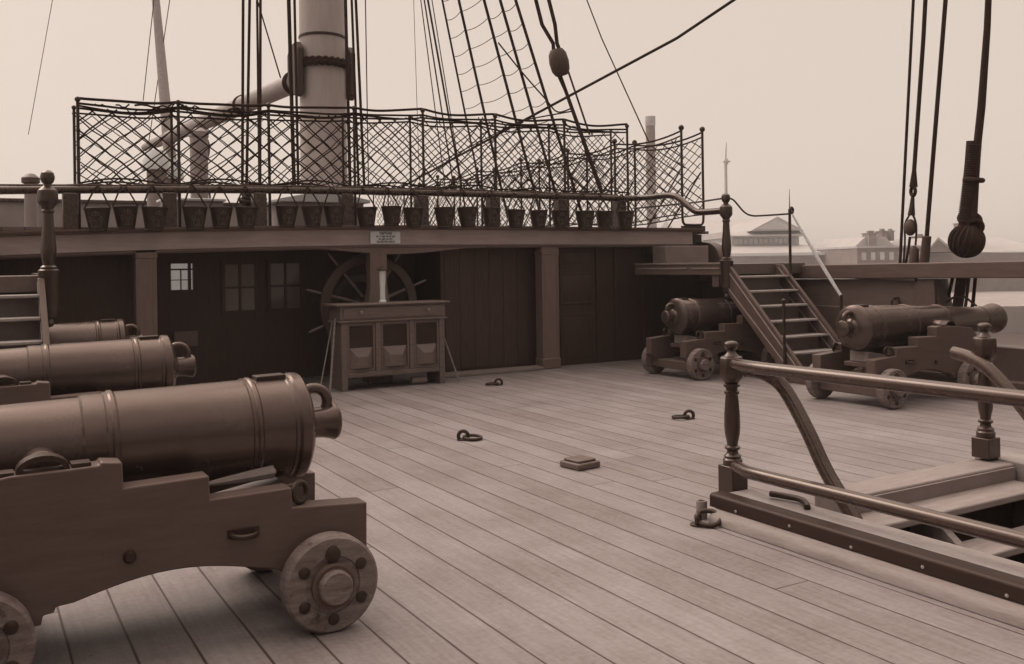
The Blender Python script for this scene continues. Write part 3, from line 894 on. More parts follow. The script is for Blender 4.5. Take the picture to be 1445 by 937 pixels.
# ------------------------------------------------------------------ mast, boom and staff
ms = thing("mast", "thick pale painted mast rising behind the netting with a rope band round it", "mast", (4.93, 14.3, 2.1))
b = MB(); b.lathe([(0.37, 2.08), (0.362, 4.0), (0.352, 6.0), (0.33, 12.0), (0.3, 17.0), (0.001, 17.02)], (4.93, 14.3, 0), 'z', 48); b.build("pole", M_mast, ms)
b = MB()
for dz, r in ((0, 0.045), (0.055, 0.035)):
    n_ = 120
    b.tube([(4.93 + (0.39 + 0.012 * math.cos(24 * a)) * math.cos(a), 14.3 + (0.39 + 0.012 * math.cos(24 * a)) * math.sin(a), 4.76 + dz + 0.012 * math.sin(24 * a)) for a in [2 * math.pi * k / n_ for k in range(n_)]], r, 8, closed=True)
b.build("rope_band", M_rope, ms)
b = MB(); b.lathe([(0.36, 5.195), (0.368, 5.20), (0.368, 5.235), (0.36, 5.24)], (4.93, 14.3, 0), 'z', 48); b.build("iron_hoop", M_iron, ms)
b = MB(); b.lathe([(0.42, 2.09), (0.44, 2.2), (0.41, 2.35), (0.385, 2.5), (0.365, 2.52)], (4.93, 14.3, 0), 'z', 48); b.build("mast_coat", M_canvas, ms)

bo = thing("boom", "long pale boom slanting down behind the netting from the mast towards the stern", "boom", (4.93, 15, 4.7))
A, Bp = Vector((4.93, 14.72, 4.72)), at(205, 208, X=4.93)
b = MB(); b.tube([A.lerp(Bp, t) for t in (0, 0.1, 0.3, 0.6, 0.9, 1.0)], [0.15, 0.17, 0.185, 0.18, 0.15, 0.12], 20); b.build("spar", M_boom, bo)
for s in (-1, 1):
    b = MB()
    b.prism([(14.08, 4.3), (14.2, 4.24), (14.5, 4.36), (14.62, 4.55), (14.62, 4.95), (14.5, 5.08), (14.2, 5.1), (14.08, 4.98)], 'x', 4.93 + 0.375 * s, 4.93 + 0.475 * s)
    b.build("jaw", M_block, bo, 0.02)
b = MB()
for t in (0.02, 0.06, 0.27):
    c_ = A.lerp(Bp, t)
    for k in range(3): b.ring(c_ + (Bp - A).normalized() * 0.05 * k, 0.19, 0.02, (Bp - A), 24, 6)
b.build("rope_turns", M_rope, bo)
p = A.lerp(Bp, 0.50)
bl = thing("boom_block", "dark wooden pulley block hanging under the boom behind the netting on the left", "pulley block", (p.x, p.y, p.z - 0.6))
b = MB(); b.ball((p.x, p.y, p.z - 0.62), 0.26, 16, 0.6, 1.0, 1.25); b.build("shell", M_block, bl)
b = MB(); b.tube([(p.x, p.y, p.z - 0.15), (p.x, p.y, p.z - 0.35)], 0.06, 8); b.build("strop", M_rope, bl)
for k in range(3): 
    o = MB().tube([(p.x + 0.05 * (k - 1), p.y, p.z - 0.9), (p.x + 0.2 * (k - 1), p.y - 0.3, 2.12)], 0.022, 6)
    o.build("fall", M_rope, bl)

fs = thing("ensign_staff", "tall bare flagstaff leaning over the stern at the far left", "flagstaff", (4.93, 27, 2.1))
b = MB(); p0, p1 = at(247, 300, X=4.93), at(219, -10, X=4.93)
b.tube([p0, p0.lerp(p1, 0.5), p1], [0.19, 0.15, 0.11], 14); b.build("staff", M_boom, fs)
b = MB(); c_ = p0.lerp(p1, 0.12)
b.ring(c_, 0.19, 0.03, p1 - p0, 20, 6); b.build("iron_band", M_iron, fs)

# ------------------------------------------------------------------ rigging
def rope(pts, r, label, name="rope", cat="rope", material=None, group=None, n=6):
    o = MB().tube(pts, r, n).build(name, material or M_rope)
    return tag(o, label, cat, group)
top = Vector((4.93, 14.5, 16.6))
sh = thing("shroud_rigging", "row of tarred shrouds crossed by thin ratlines, slanting up to the left beyond the netting", "rigging", (11.1, 14, 2.0))
bases = []
for (xa, xb, yb) in ((621.5, 641, 187), (636.8, 660, 173), (661, 685, 162), (700, 738, 204), (722.5, 755, 168), (743, 781, 173)):
    sl = (xb - xa) / (yb - 52)
    bases.append(at(xa + sl * (290 - 52), 290, X=11.1))
for i, p in enumerate(bases):
    b = MB(); b.tube([p + (top - p) * t for t in [-0.02 + 1.02 * k / 40 for k in range(41)]], 0.031 if i > 1 else 0.024, 8)
    b.build("shroud", M_rope, sh)
rgl = random.Random(3)
for k in range(14):
    z = 4.15 + 0.36 * k
    for i in range(1, 5):
        if k == 0 and i == 1: continue
        a = bases[i] + (top - bases[i]) * ((z - bases[i].z) / (top.z - bases[i].z)); c_ = bases[i + 1] + (top - bases[i + 1]) * ((z + 0.02 - bases[i + 1].z) / (top.z - bases[i + 1].z))
        b = MB(); b.tube(sag(a, c_, rgl.uniform(0.02, 0.07), 8), 0.0085, 5); b.build("ratline", M_hemp, sh)

tb = thing("pulley_block", "large wooden pulley block hanging high beside the shrouds at the top of the view", "pulley block", at(790, 90, d=14.5))
c_ = at(789, 88, d=14.5)
ax = (at(783, 50, d=14.5) - at(800, 130, d=14.5)).normalized()
b = MB(); b.lathe([(0.001, -0.21), (0.1, -0.2), (0.14, -0.13), (0.155, 0), (0.14, 0.13), (0.1, 0.2), (0.001, 0.21)], (0, 0, 0), 'z', 20)
rot = ax.to_track_quat('Z', 'Y').to_matrix()
b.v = [tuple(c_ + rot @ Vector(v)) for v in b.v]
b.build("shell", M_block, tb)
b = MB()
for dx in (-0.05, 0.05):
    b.tube([c_ + ax * 0.17 + RT * dx, c_ + ax * 0.3 + RT * dx * 0.6, c_ + ax * 0.6 + RT * dx * 2.0 - RT * 0.04, c_ + ax * 2.2 + RT * dx * 2.0 - RT * 0.1], 0.03, 8)
b.build("strop", M_rope, tb)
b = MB()
for (x0, y0, x1, y1, r) in ((790, 105, 850, 272, 0.03), (786, 105, 812, 162, 0.012), (801, 98, 832, 190, 0.016), (789, 106, 846, 268, 0.014)):
    b.tube([at(x0, y0, d=14.5), at(x1, y1, d=14.3)], r, 6)
b.build("fall", M_rope, tb)
rope([at(1095, -40, d=12.4), at(955, 54, d=13.4), at(735, 172, d=16), at(640, 224, d=18), at(560, 268, d=20.5)], 0.023, "thick stay running from the upper right down behind the netting", "stay_rope")
rope([at(807, 157, d=15), at(735, 170, d=16), at(640, 219, d=18), at(600, 240, d=19.5)], 0.012, "thin line seized alongside the slanting thick stay", "line")
rope(smooth_path([at(703, 60, d=14.4), at(735, 100, d=14.4), at(770, 140, d=14.4), at(787, 158, d=14.6), at(808, 152, d=15)], 6), 0.012, "thin rope drooping from the middle shroud across the others to the slanting stay", "line")
rope([at(805, -60, d=20), at(849, 54, d=20), at(880, 122, d=19), at(916, 201, d=18)], 0.014, "thin single rope coming down to the netting left of the distant chimney", "line")
for (x0, y0, x1, y1, d_, r, lab) in (
        (343, 20, 342, 262, 14.0, 0.022, "leftmost rope of the upright bundle left of the mast"), (352, 20, 348, 262, 14.0, 0.022, "second rope from the left in the upright bundle left of the mast"),
        (363, 20, 366, 262, 14.0, 0.018, "third rope from the left in the upright bundle left of the mast"), (367.5, 20, 367, 262, 13.4, 0.02, "rightmost rope of the upright bundle left of the mast"),
        (372, 30, 396, 110, 16, 0.013, "short slanting rope passing over the boom close left of the mast"),
        (408, 20, 415, 262, 13.9, 0.03, "thick rope close along the left edge of the mast, crossing the boom jaw"), (416, 20, 421, 262, 13.7, 0.02, "thinner rope against the left edge of the mast"),
        (488, 20, 494, 262, 13.9, 0.026, "rope lying against the right edge of the mast"), (497, 20, 506, 262, 13.9, 0.02, "second rope out from the right edge of the mast"),
        (503, 20, 514, 262, 13.9, 0.022, "third rope out from the right edge of the mast, slanting slightly"), (516, 20, 520, 262, 14.2, 0.009, "thin line standing apart at the right of the mast ropes"),
        (585, 40, 592, 262, 18, 0.006, "very thin upright line between mast and shrouds"), (599, 40, 628, 262, 16, 0.010, "thin line slanting up just left of the shrouds"),
        (605, 40, 640, 262, 16, 0.014, "slanting rope nearest the shrouds on their left"), (616, 40, 652, 262, 16, 0.010, "thin rope running close beside the first shroud"),
        (214, 30, 202, 142, 27, 0.012, "thin halyard on the left side of the flagstaff"), (224, 105, 210, 200, 27, 0.012, "thin halyard running from the flagstaff down to the boom end"),
        (66, 45, 40, 190, 24, 0.008, "faint thin line in the sky at the far left")):
    t0 = (-60 - y0) / (y1 - y0)
    rope([at(x0 + (x1 - x0) * t0, -60, d=d_), at((x0 + x1) / 2, (y0 + y1) / 2, d=d_), at(x1, y1, d=d_)], r, lab)

# main rigging outside the port bulwark
XO = 11.1
rope([at(1292, -60, X=XO), at(1286, 55, X=XO), at(1270, 372, X=XO)], 0.020, "thin upright rope left of the pulley tackle at the right", "rope")
rope([at(1339, -60, X=XO), at(1330, 55, X=XO), at(1309, 318, X=XO), at(1307, 345, X=XO)], [0.028, 0.028, 0.028, 0.03], "upright rope right of the pulley tackle, ending in a wooden fairlead", "rope")
o = MB().tube([at(1308, 333, X=XO), at(1304, 372, X=XO)], [0.06, 0.066], 10).build("fairlead", M_block, bevel=0.01)
tag(o, "upright wooden fairlead block standing on the rail under the right hand rope", "fairlead")
o = MB().tube([at(1289, 347, X=XO), at(1290, 352, X=XO), at(1290, 374, X=XO)], [0.03, 0.062, 0.066], 12).build("deadeye", M_block, bevel=0.01)
tag(o, "small rounded wooden block standing on the rail between two ropes", "block")
tk = thing("tackle", "hanging rope tackle with an eye and oval pulley block above the right rail", "tackle", at(1286, 320, X=XO))
b = MB(); b.tube([at(1309, -60, X=XO), at(1303, 55, X=XO), at(1290, 240, X=XO), at(1289, 264, X=XO)], [0.028, 0.028, 0.028, 0.055], 8); b.build("pendant", M_rope, tk)
b = MB(); b.ring(at(1288.5, 270, X=XO), 0.06, 0.024, (1, -0.5, 0), 20, 8); b.build("thimble", M_rope, tk)
b = MB(); b.tube([at(1288, 276, X=XO), at(1287, 292, X=XO), at(1286, 304, X=XO)], [0.022, 0.035, 0.05], 8); b.build("hook", M_iron, tk)
c_ = at(1284.5, 321, X=XO)
b = MB(); b.ball((c_.x, c_.y, c_.z), 0.088, 16, 0.7, 1.0, 1.3); b.build("shell", M_block, tk)
b = MB()
b.tube(smooth_path([at(1286, 300, X=XO), at(1277, 316, X=XO), at(1277, 340, X=XO), at(1275, 372, X=XO)], 4), 0.014, 6)
b.tube(smooth_path([at(1287, 300, X=XO), at(1293, 318, X=XO), at(1292, 346, X=XO)], 4), 0.014, 6)
b.tube([at(1284, 334, X=XO), at(1282, 352, X=XO), at(1278, 372, X=XO)], 0.018, 6)
b.build("fall", M_rope, tk)
st = thing("stay_heart", "massive served rope ending in a big round collar above the far right rail", "rigging", at(1364, 340, X=XO))
b = MB(); b.tube([at(1396, -30, X=XO), at(1393, 40, X=XO), at(1385, 150, X=XO), at(1378, 215, X=XO), at(1372, 310, X=XO)], [0.038, 0.042, 0.05, 0.05, 0.06], 10); b.build("stay", M_rope, st)
b = MB(); b.tube([at(1373, 199, X=XO), at(1370, 250, X=XO), at(1365, 312, X=XO)], [0.078, 0.086, 0.098], 12)
for k in range(34):
    t = k / 33
    b.ring(at(lerp(1375, 1364, t), lerp(205, 312, t), X=XO), 0.078 + 0.022 * t, 0.011, at(1375, 205, X=XO) - at(1364, 312, X=XO), 18, 6)
b.ring(at(1374, 262 - 8, X=XO), 0.1, 0.034, at(1375, 205, X=XO) - at(1364, 312, X=XO), 18, 8)
b.build("serving", M_rope, st)
c_ = at(1364, 340, X=XO)
b = MB(); b.ball((c_.x, c_.y, c_.z), 0.222, 24, 0.85, 1.0, 1.0)
for k in range(9):
    b.ring(c_, 0.211, 0.013, (math.cos(k * 0.35), math.sin(k * 0.35), 0.25), 28, 6)
b.build("mouse", M_rope, st)
b = MB()
for k in range(6):
    b.ring(at(1361 + k * 3, 312 + (k % 2) * 8, X=XO), 0.085, 0.03, (0.3 * k, 1, 0.2 * (k - 3)), 18, 8)
b.build("lashing", M_rope, st)
for (x0, x1, r, lab) in ((1346, 1336, 0.022, "lanyard slanting below the rail, leftmost of four"), (1358, 1352, 0.065, "thick stay tail passing down below the rail at the right"), (1368, 1363, 0.02, "thin lanyard below the rail close right of the thick stay"), (1377, 1373, 0.022, "lanyard below the rail, rightmost of four")):
    rope([at(x0, 385, X=11.12), at(x1, 428, X=11.12), at(x1 - 4, 450, X=11.12)], r, lab, "lanyard")
o = MB().tube([at(1326, 432, X=11.05), at(1345, 420, X=11.05), at(1362, 419, X=11.05), at(1378, 432, X=11.05)], 0.016, 6).build("iron_hoop", M_iron)
tag(o, "bent iron hoop at the foot of the lanyards under the rail", "hoop")

# ------------------------------------------------------------------ bulwarks
bw_ = thing("bulwark", "thick painted ship's side on the right with a broad flat rail and a gun opening", "bulwark", (XP, 5, 0))
OP0, OP1 = 5.9, 7.72
def top_r(y): return 1.60 - 0.0085 * y
b = MB()
b.prism([(-8, top_r(-8) - 0.215), (11.6, top_r(11.6) - 0.2), (11.6, top_r(11.6)), (-8, top_r(-8))], 'x', XP - 0.1, XP + 0.3)
b.build("rail", M_bulrail, bw_, 0.012)
b = MB()
b.prism([(-8, 0), (13.0, 0), (13.0, 1.28), (11.6, 1.28), (OP1 + 0.02, 1.318), (OP1 - 0.14, 0.5), (OP0 + 0.1, 0.5), (OP0, 1.335), (-8, 1.42)], 'x', XP, XP + 0.26)
b.build("inner_planking", M_bul, bw_)
b = MB()
b.prism([(-8, 0), (13.0, 0), (13.0, 0.90), (OP1 - 0.06, 0.93), (OP1 - 0.14, 0.5), (OP0 + 0.1, 0.5), (OP0 + 0.06, 0.93), (-8, 0.95)], 'x', XP - 0.07, XP - 0.002)
b.build("spirketting", M_car, bw_, 0.01)
b = MB(); b.box(XP - 0.22, XP - 0.072, -8, 11.9, 0.0, 0.12); b.build("waterway", M_car, bw_, 0.02)
b = MB(); b.tube([(XP - 0.05, 10.6, 1.40), (XP - 0.05, 10.0, 1.388), (XP - 0.05, 8.1, 1.318), (XP - 0.05, 7.98, 1.312)], 0.035, 12); b.build("half_round_moulding", M_bul, bw_)
b = MB(); b.prism([(8.07, 0.93), (7.70, 0.93), (7.72, 1.31), (7.99, 1.31)], 'x', XP - 0.055, XP - 0.001); b.build("port_timber", M_car, bw_, 0.006)
b = MB(); b.ring((XP - 0.06, 8.3, 1.0), 0.05, 0.016, (1, 0.3, 0), 20, 8); b.box(XP - 0.09, XP - 0.001, 8.28, 8.32, 1.03, 1.07); b.build("ring_bolt", M_iron, bw_)
b = MB(); b.prism([(-8, -7.2), (13.5, -7.2), (29, -7.2), (29, 2.09), (13.5, 2.09), (13.1, 1.2), (OP1, 0.45), (OP0, 0.45), (-8, 0.9)], 'x', XP + 0.262, XP + 0.32); b.build("outer_planking", M_gun, bw_)
b = MB()   # scroll where the poop bulwark sweeps down to the rail
sc_ = [(13.0, 2.02)] + [(12.05 - 0.36 * math.sin(R(a)), 1.58 + 0.33 * math.cos(R(a))) for a in range(0, 91, 10)] + [(11.69, 1.25), (13.0, 1.25)]
b.prism(sc_, 'x', XP - 0.06, XP + 0.14)
b.build("scroll", M_car, bw_, 0.01)
sbw = thing("bulwark", "thick painted ship's side on the left, beyond the picture's edge behind the left guns", "bulwark", (XS, 5, 0))
b = MB(); b.prism([(-8, 1.36), (11.6, 1.3), (11.6, 1.5), (-8, 1.6)], 'x', XS - 0.3, XS + 0.1); b.build("rail", M_bulrail, sbw, 0.012)
b = MB()
for (y0, y1) in ((-8, 3.8), (5.1, 6.95), (8.25, 9.8), (11.1, 13.0)):
    b.box(XS - 0.26, XS, y0, y1, 0, 1.29)
b.box(XS - 0.26, XS, -8, 13, -0.02, 0.45); b.build("inner_planking", M_bul, sbw)
b = MB(); b.box(XS - 0.32, XS - 0.262, -8, 29, -7.2, 0.45); b.build("outer_planking", M_gun, sbw)

# poop bulwarks and furniture seen through the rail
pbk = thing("poop_bulwark", "pale low wall round the stern seen through the gaps of the poop rail", "wall", (4.9, 27, 2.1))
b = MB(); b.box(0.6, 9.2, 27.0, 27.15, 2.1, 3.35); b.build("stern_wall", M_poopwall, pbk)
b = MB(); b.prism([(XS, 12.6), (XS - 0.12, 12.6), (0.45, 27.15), (0.6, 27.0)], 'z', 2.1, 2.95); b.build("side_wall", M_poopwall, pbk)
b = MB(); b.box(0.5, 9.3, 26.9, 27.2, 3.352, 3.45); b.build("taffrail", M_rail, pbk, 0.02)
sk = thing("skylight", "low pale skylight box on the raised deck below the mast", "skylight", (4.6, 13.3, 2.1))
b = MB(); b.box(3.9, 5.1, 13.05, 13.75, 2.1, 2.52); b.build("coaming", M_poopwall, sk, 0.01)
b = MB(); b.prism([(3.82, 2.522), (5.18, 2.522), (5.18, 2.57), (4.5, 2.70), (3.82, 2.57)], 'y', 12.98, 13.82); b.build("lid", M_white, sk, 0.01)
def vent(p, r, h, label):
    v = thing("ventilator", label, "ventilator", (p.x, p.y, 2.1))
    b = MB(); b.lathe([(r * 1.15, 2.1), (r * 1.1, 2.2), (r * 0.9, 2.3), (r * 0.9, 2.1 + h * 0.75)], (p.x, p.y, 0), 'z', 20); b.build("trunk", M_canvas, v)
    b = MB(); b.lathe([(r * 0.5, 2.1 + h * 0.75), (r * 1.35, 2.1 + h * 0.76), (r * 1.3, 2.1 + h * 0.85), (r * 0.8, 2.1 + h * 0.97), (0.001, 2.1 + h)], (p.x, p.y, 0), 'z', 20); b.build("cap", M_white, v)
vent(at(222, 300, Y=18.5), 0.2, at(220, 208, Y=18.5).z - 2.1, "round ventilator with a white cap, seen through the netting at the left")
vent(at(236, 300, Y=24), 0.3, at(236, 222, Y=24).z - 2.1, "squat ventilator half hidden behind the white capped one")
b = MB(); p = at(282, 300, Y=20)
b.lathe([(0.18, 2.1), (0.18, 4.3), (0.2, 4.32), (0.2, 4.42), (0.1, 4.5)], (p.x, p.y, 0), 'z', 20)
tag(b.build("boom_crutch", M_boom), "upright pale post standing under the boom behind the netting", "post")
b = MB(); p = at(357, 300, Y=13.4)
for k in range(22):
    rr_ = random.Random(k)
    b.ring((p.x + rr_.uniform(-0.06, 0.06), p.y + rr_.uniform(-0.05, 0.05), 2.62 + k * 0.012 - 0.1), 0.15 - 0.003 * k, 0.022, (rr_.uniform(-0.5, 0.5), rr_.uniform(-0.5, 0.5), 1), 18, 6)
b.box(p.x - 0.13, p.x + 0.13, p.y - 0.1, p.y + 0.1, 2.1, 2.52)
tag(b.build("rope_coil", M_rope), "dark heap of coiled rope on a low stand behind the rail, left of the mast", "rope coil")
sp_ = thing("corner_post", "stone coloured post with a capped top at the very left edge of the raised deck", "post", at(44, 300, Y=14))
p = at(44, 300, Y=13.6)
b = MB(); b.lathe([(0.085, 2.1), (0.075, 2.72)], (p.x, p.y, 0), 'z', 16); b.build("shaft", M_poopwall, sp_)
b = MB(); b.lathe([(0.08, 2.72), (0.11, 2.74), (0.11, 2.80), (0.05, 2.85), (0.001, 2.86)], (p.x, p.y, 0), 'z', 16); b.build("cap", M_car, sp_)
dd = thing("deck_locker", "long pale locker with a dark end panel behind the left buckets", "locker", (2.6, 13.2, 2.1))
b = MB(); b.box(2.3, 3.05, 13.0, 13.5, 2.1, 2.5); b.build("body", M_poopwall, dd, 0.01)
b = MB(); b.box(2.27, 3.08, 12.97, 13.53, 2.502, 2.54); b.build("lid", M_white, dd, 0.01)

# ------------------------------------------------------------------ ladders, landings, newels
NEWEL = [(0.09, 1.22), (0.09, 1.55), (0.094, 1.56), (0.094, 1.60), (0.07, 1.615), (0.075, 1.63), (0.05, 1.65), (0.056, 1.68), (0.068, 1.76), (0.07, 1.80), (0.062, 1.90), (0.052, 2.0), (0.047, 2.1), (0.046, 2.14), (0.056, 2.15), (0.056, 2.165),
         (0.048, 2.175), (0.055, 2.2), (0.085, 2.235), (0.09, 2.26), (0.09, 2.33), (0.085, 2.355), (0.055, 2.385), (0.036, 2.40), (0.034, 2.415), (0.05, 2.43), (0.062, 2.46), (0.064, 2.485), (0.055, 2.52), (0.03, 2.543), (0.001, 2.55)]
def newel_post(x, y, label):
    t = thing("newel_post", label, "post", (x, y, 0))
    b = MB(); b.lathe([(r, z) for r, z in NEWEL], (x, y, 0), 'z', 20); b.build("turned_post", M_newel, t, smooth=30)
    b = MB(); b.lathe([(0.001, 1.06), (0.03, 1.07), (0.045, 1.1), (0.03, 1.14), (0.06, 1.16), (0.075, 1.22)], (x, y, 0), 'z', 16); b.build("pendant_drop", M_newel, t)
    return t
def ladder(x0, x1, label):
    t = thing("ladder", label, "ladder", ((x0 + x1) / 2, 8.5, 0))
    y0, y1, zt = 8.5, 9.83, 1.53
    for x, s in ((x0, 1), (x1, -1)):
        b = MB()
        b.prism([(y0 - 0.10, 0.004), (y0 + 0.18, 0.004), (y1 + 0.06, zt - 0.30), (y1 + 0.06, zt), (y1 - 0.06, zt), (y0 - 0.10, 0.13)], 'x', x - 0.028, x + 0.028)
        sd_ = b.build("stringer", M_ladside, t, 0.006)
        b = MB()
        for (o1, o2) in ((0.035, 0.05), (0.19, 0.205)):
            b.prism([(y0 - 0.08 + o1, 0.12), (y0 - 0.08 + o2, 0.115), (y1 - 0.03 + o2 * 0.7, zt - o2 * 0.9), (y1 - 0.03 + o1 * 0.7, zt - o1 * 0.9)], 'x', x - 0.033, x + 0.033)
        b.build("bead", M_lad, sd_)
    n_ = 7
    for i in range(n_):
        f = (i + 0.85) / (n_ + 0.6)
        y, z = lerp(y0, y1, f), zt * f
        b = MB(); b.box(x0 + 0.029, x1 - 0.029, y - 0.08, y + 0.16, z - 0.03, z); b.build("tread", M_lad, t, 0.008)
        b = MB(); b.box(x0 + 0.03, x1 - 0.03, y + 0.1, y + 0.115, z - 0.21, z - 0.031); b.build("riser", M_landing, t)
    return t
LX0, LX1 = 9.25, 10.27
ladder(LX0, LX1, "wooden ladder with pale treads rising to the raised deck on the right")
ladder(2 * XC - LX1 - 0.04, 2 * XC - LX0 + 0.0, "wooden ladder at the left edge beside the farthest left cannon")
newel_post(LX0 + 0.0, 9.84, "turned newel post with a ball top at the head of the right hand ladder")
newel_post(2 * XC - LX0 + 0.07, 9.84, "turned newel post with a ball top at the head of the left hand ladder")
def landing(x0, x1, label, side):
    t = thing("landing", label, "landing", ((x0 + x1) / 2, 10.8, 1.4))
    b = MB(); b.box(x0, x1, 9.9, 11.9, 1.395, 1.55); b.build("platform", M_bul, t, 0.006)
    xe = x0 if side > 0 else x1
    b = MB()
    for (y0, y1) in ((9.95, 10.55), (10.65, 11.85)):
        b.box(xe - 0.012, xe + 0.012, y0, y1, 1.475, 1.50)
    b.box(xe - 0.02, xe + 0.02, 9.9, 11.9, 1.552, 1.572)
    b.build("edge_moulding", M_landing, t, 0.004)
    b = MB()
    if side > 0: b.box(x0 + 0.35, x1 - 0.42, 11.55, 11.88, 1.551, 1.845)
    else: b.box(x0 + 0.42, x1 - 0.35, 11.55, 11.88, 1.551, 1.845)
    b.build("step", M_landing, t, 0.008)
    b = MB(); b.box(x0 + 0.02 if side > 0 else x0 + 0.1, x1 - 0.1 if side > 0 else x1 - 0.02, 10.0, 10.14, 1.22, 1.394); b.build("bracket_beam", M_car, t, 0.01)
    return t
landing(LX0 - 0.03, XP - 0.02, "painted landing platform with a step between the right ladder and the raised deck", 1)
landing(XS + 0.02, 2 * XC - LX0 + 0.05, "painted landing platform at the head of the left hand ladder", -1)

ir = thing("iron_handrail", "thin black iron rail dipping from the newel's ball to a stanchion above the right ladder", "handrail", (9.7, 9.8, 2.3))
sx, sy = LX1 + 0.0, 9.62
b = MB(); b.tube(smooth_path([(LX0 + 0.05, 9.84, 2.475), (LX0 + 0.14, 9.83, 2.45), (LX0 + 0.3, 9.8, 2.29), (LX0 + 0.42, 9.77, 2.235), (LX0 + 0.6, 9.73, 2.235), (sx, sy, 2.26)], 6), 0.013, 8); b.build("rail", M_iron, ir)
b = MB(); b.tube([(sx, sy, 1.40), (sx, sy, 2.33)], 0.02, 8); b.tube([(sx, sy, 2.33), (sx, sy, 2.62)], [0.008, 0.003], 6); b.ring((sx + 0.04, sy, 2.31), 0.042, 0.018, (0.3, -1, 0), 18, 8); b.build("stanchion", M_iron, ir)
b = MB(); b.tube([(LX0 - 0.04, 9.86, 2.475), (LX0, 10.4, 2.46), (LX0 + 0.05, 11.2, 2.46), (9.3, 12.0, 2.46)], 0.013, 8); b.build("aft_rail", M_iron, ir)
rp_ = thing("rope_handrail", "white covered rope slanting from the stanchion down beside the right hand ladder", "rope", (sx, 9, 1.6))
e1 = at(1187, 418, X=sx + 0.03)
b = MB(); b.tube(sag((sx + 0.04, sy - 0.02, 2.24), e1, 0.015, 10), [0.012, 0.016, 0.018, 0.02, 0.022, 0.024, 0.024, 0.026, 0.026, 0.022, 0.02], 8); b.build("rope", M_paleRope, rp_)
b = MB(); b.tube([(e1.x, e1.y, e1.z + 0.02), (e1.x, e1.y, 0.25)], 0.021, 8); b.build("iron_post", M_iron, rp_)
p = at(1106, 427, X=LX0 - 0.05)
b = MB(); b.tube([(p.x, p.y, p.z), (p.x, p.y, 0.012)], 0.02, 8); b.ball((p.x, p.y, p.z + 0.02), 0.034, 12); b.ring((p.x, p.y, p.z - 0.04), 0.022, 0.008, (0, 0, 1), 12, 6)
tag(b.build("iron_stanchion", M_iron), "slim black iron stanchion standing at the foot of the right hand ladder", "stanchion")

# ------------------------------------------------------------------ ladderway hatch in the right foreground
hc = thing("hatch_coaming", "low timber coaming round the ladderway opening in the right foreground, with a dark outer beam", "hatch", (5.1, 2.5, 0))
KX = 3.945
b = MB()
pr = [(KX - 0.055, 0.004), (KX - 0.05, 0.035), (KX - 0.03, 0.06), (KX - 0.004, 0.083), (KX + 0.1, 0.083), (KX + 0.1, 0.004)]
b.prism(pr, 'y', 0.3, 4.33)
b.build("base_moulding", M_mould, hc, smooth=60)
b = MB(); b.prism([(KX, 0.085), (KX, 0.155), (KX + 0.012, 0.168), (KX + 0.095, 0.172), (KX + 0.107, 0.165), (KX + 0.107, 0.085)], 'y', 0.3, 4.38)
kb = b.build("outer_beam", M_kerb, hc, 0.006)
b = MB()
for i in range(9):
    b.lathe([(0.009, 0.006), (0.009, -0.003), (0.001, -0.005)], (KX, 4.15 - 0.42 * i, 0.105 + 0.012 * (i % 2)), 'x', 8)
b.build("nail_head", M_lad, kb)
b = MB(); b.box(KX + 0.109, HX0, 0.3, 4.36, 0.004, 0.158); b.build("ledge", M_ledge, hc, 0.012)
b = MB(); b.box(HX0 + 0.16, HX1 + 0.02, HY1 - 0.012, 4.0, 0.004, 0.20); fsill = b.build("aft_sill", M_sill, hc, 0.012)
b = MB(); b.box(HX0 + 0.165, HX1 - 0.0, HY1 - 0.03, HY1 - 0.014, 0.06, 0.185); b.build("worn_edge", M_landing, fsill, 0.004)
b = MB(); b.box(HX1 + 0.022, HX1 + 0.30, 0.3, 4.05, 0.004, 0.215); b.build("side_sill", M_ledge, hc, 0.012)
b = MB(); b.box(HX0 - 0.04, HX0 - 0.001, HY0, HY1, -2.0, -0.002); b.box(HX1 + 0.001, HX1 + 0.05, HY0, HY1, -2.0, -0.002); b.box(HX0, HX1, HY1 + 0.001, HY1 + 0.05, -2.0, -0.002); b.box(HX0, HX1, HY0 - 0.05, HY0 - 0.001, -2.0, -0.002)
b.build("trunk_lining", M_dark, hc)
hl = thing("companion_ladder", "pale broad steps going down inside the ladderway opening", "ladder", (5.2, 3.4, 0))
for i, (y0, y1, z) in enumerate(((3.49, 3.735, 0.10), (3.22, 3.47, -0.09), (2.95, 3.2, -0.30), (2.68, 2.93, -0.52), (2.41, 2.66, -0.74), (2.14, 2.39, -0.96), (1.87, 2.12, -1.18), (1.6, 1.85, -1.40), (1.33, 1.58, -1.62), (1.06, 1.31, -1.84))):
    MB().box(HX0 + 0.06, HX1 - 0.02, y0, y1, z - 0.045, z).build("tread", M_sill, hl, 0.01)
for x in (HX0 + 0.03, HX1 - 0.015, 5.0):
    w_ = 0.02 if x != 5.0 else 0.03
    MB().prism([(3.7, 0.04), (3.74, -0.1), (1.2, -2.09), (0.98, -2.09), (0.98, -2.0), (3.5, -0.01)] if x == 5.0 else [(3.73, 0.09), (3.73, -0.25), (1.2, -2.09), (0.98, -2.09), (0.98, -1.9), (3.5, 0.05)], 'x', x - w_, x + w_).build("string", M_car if x != 5.0 else M_lightwood, hl)

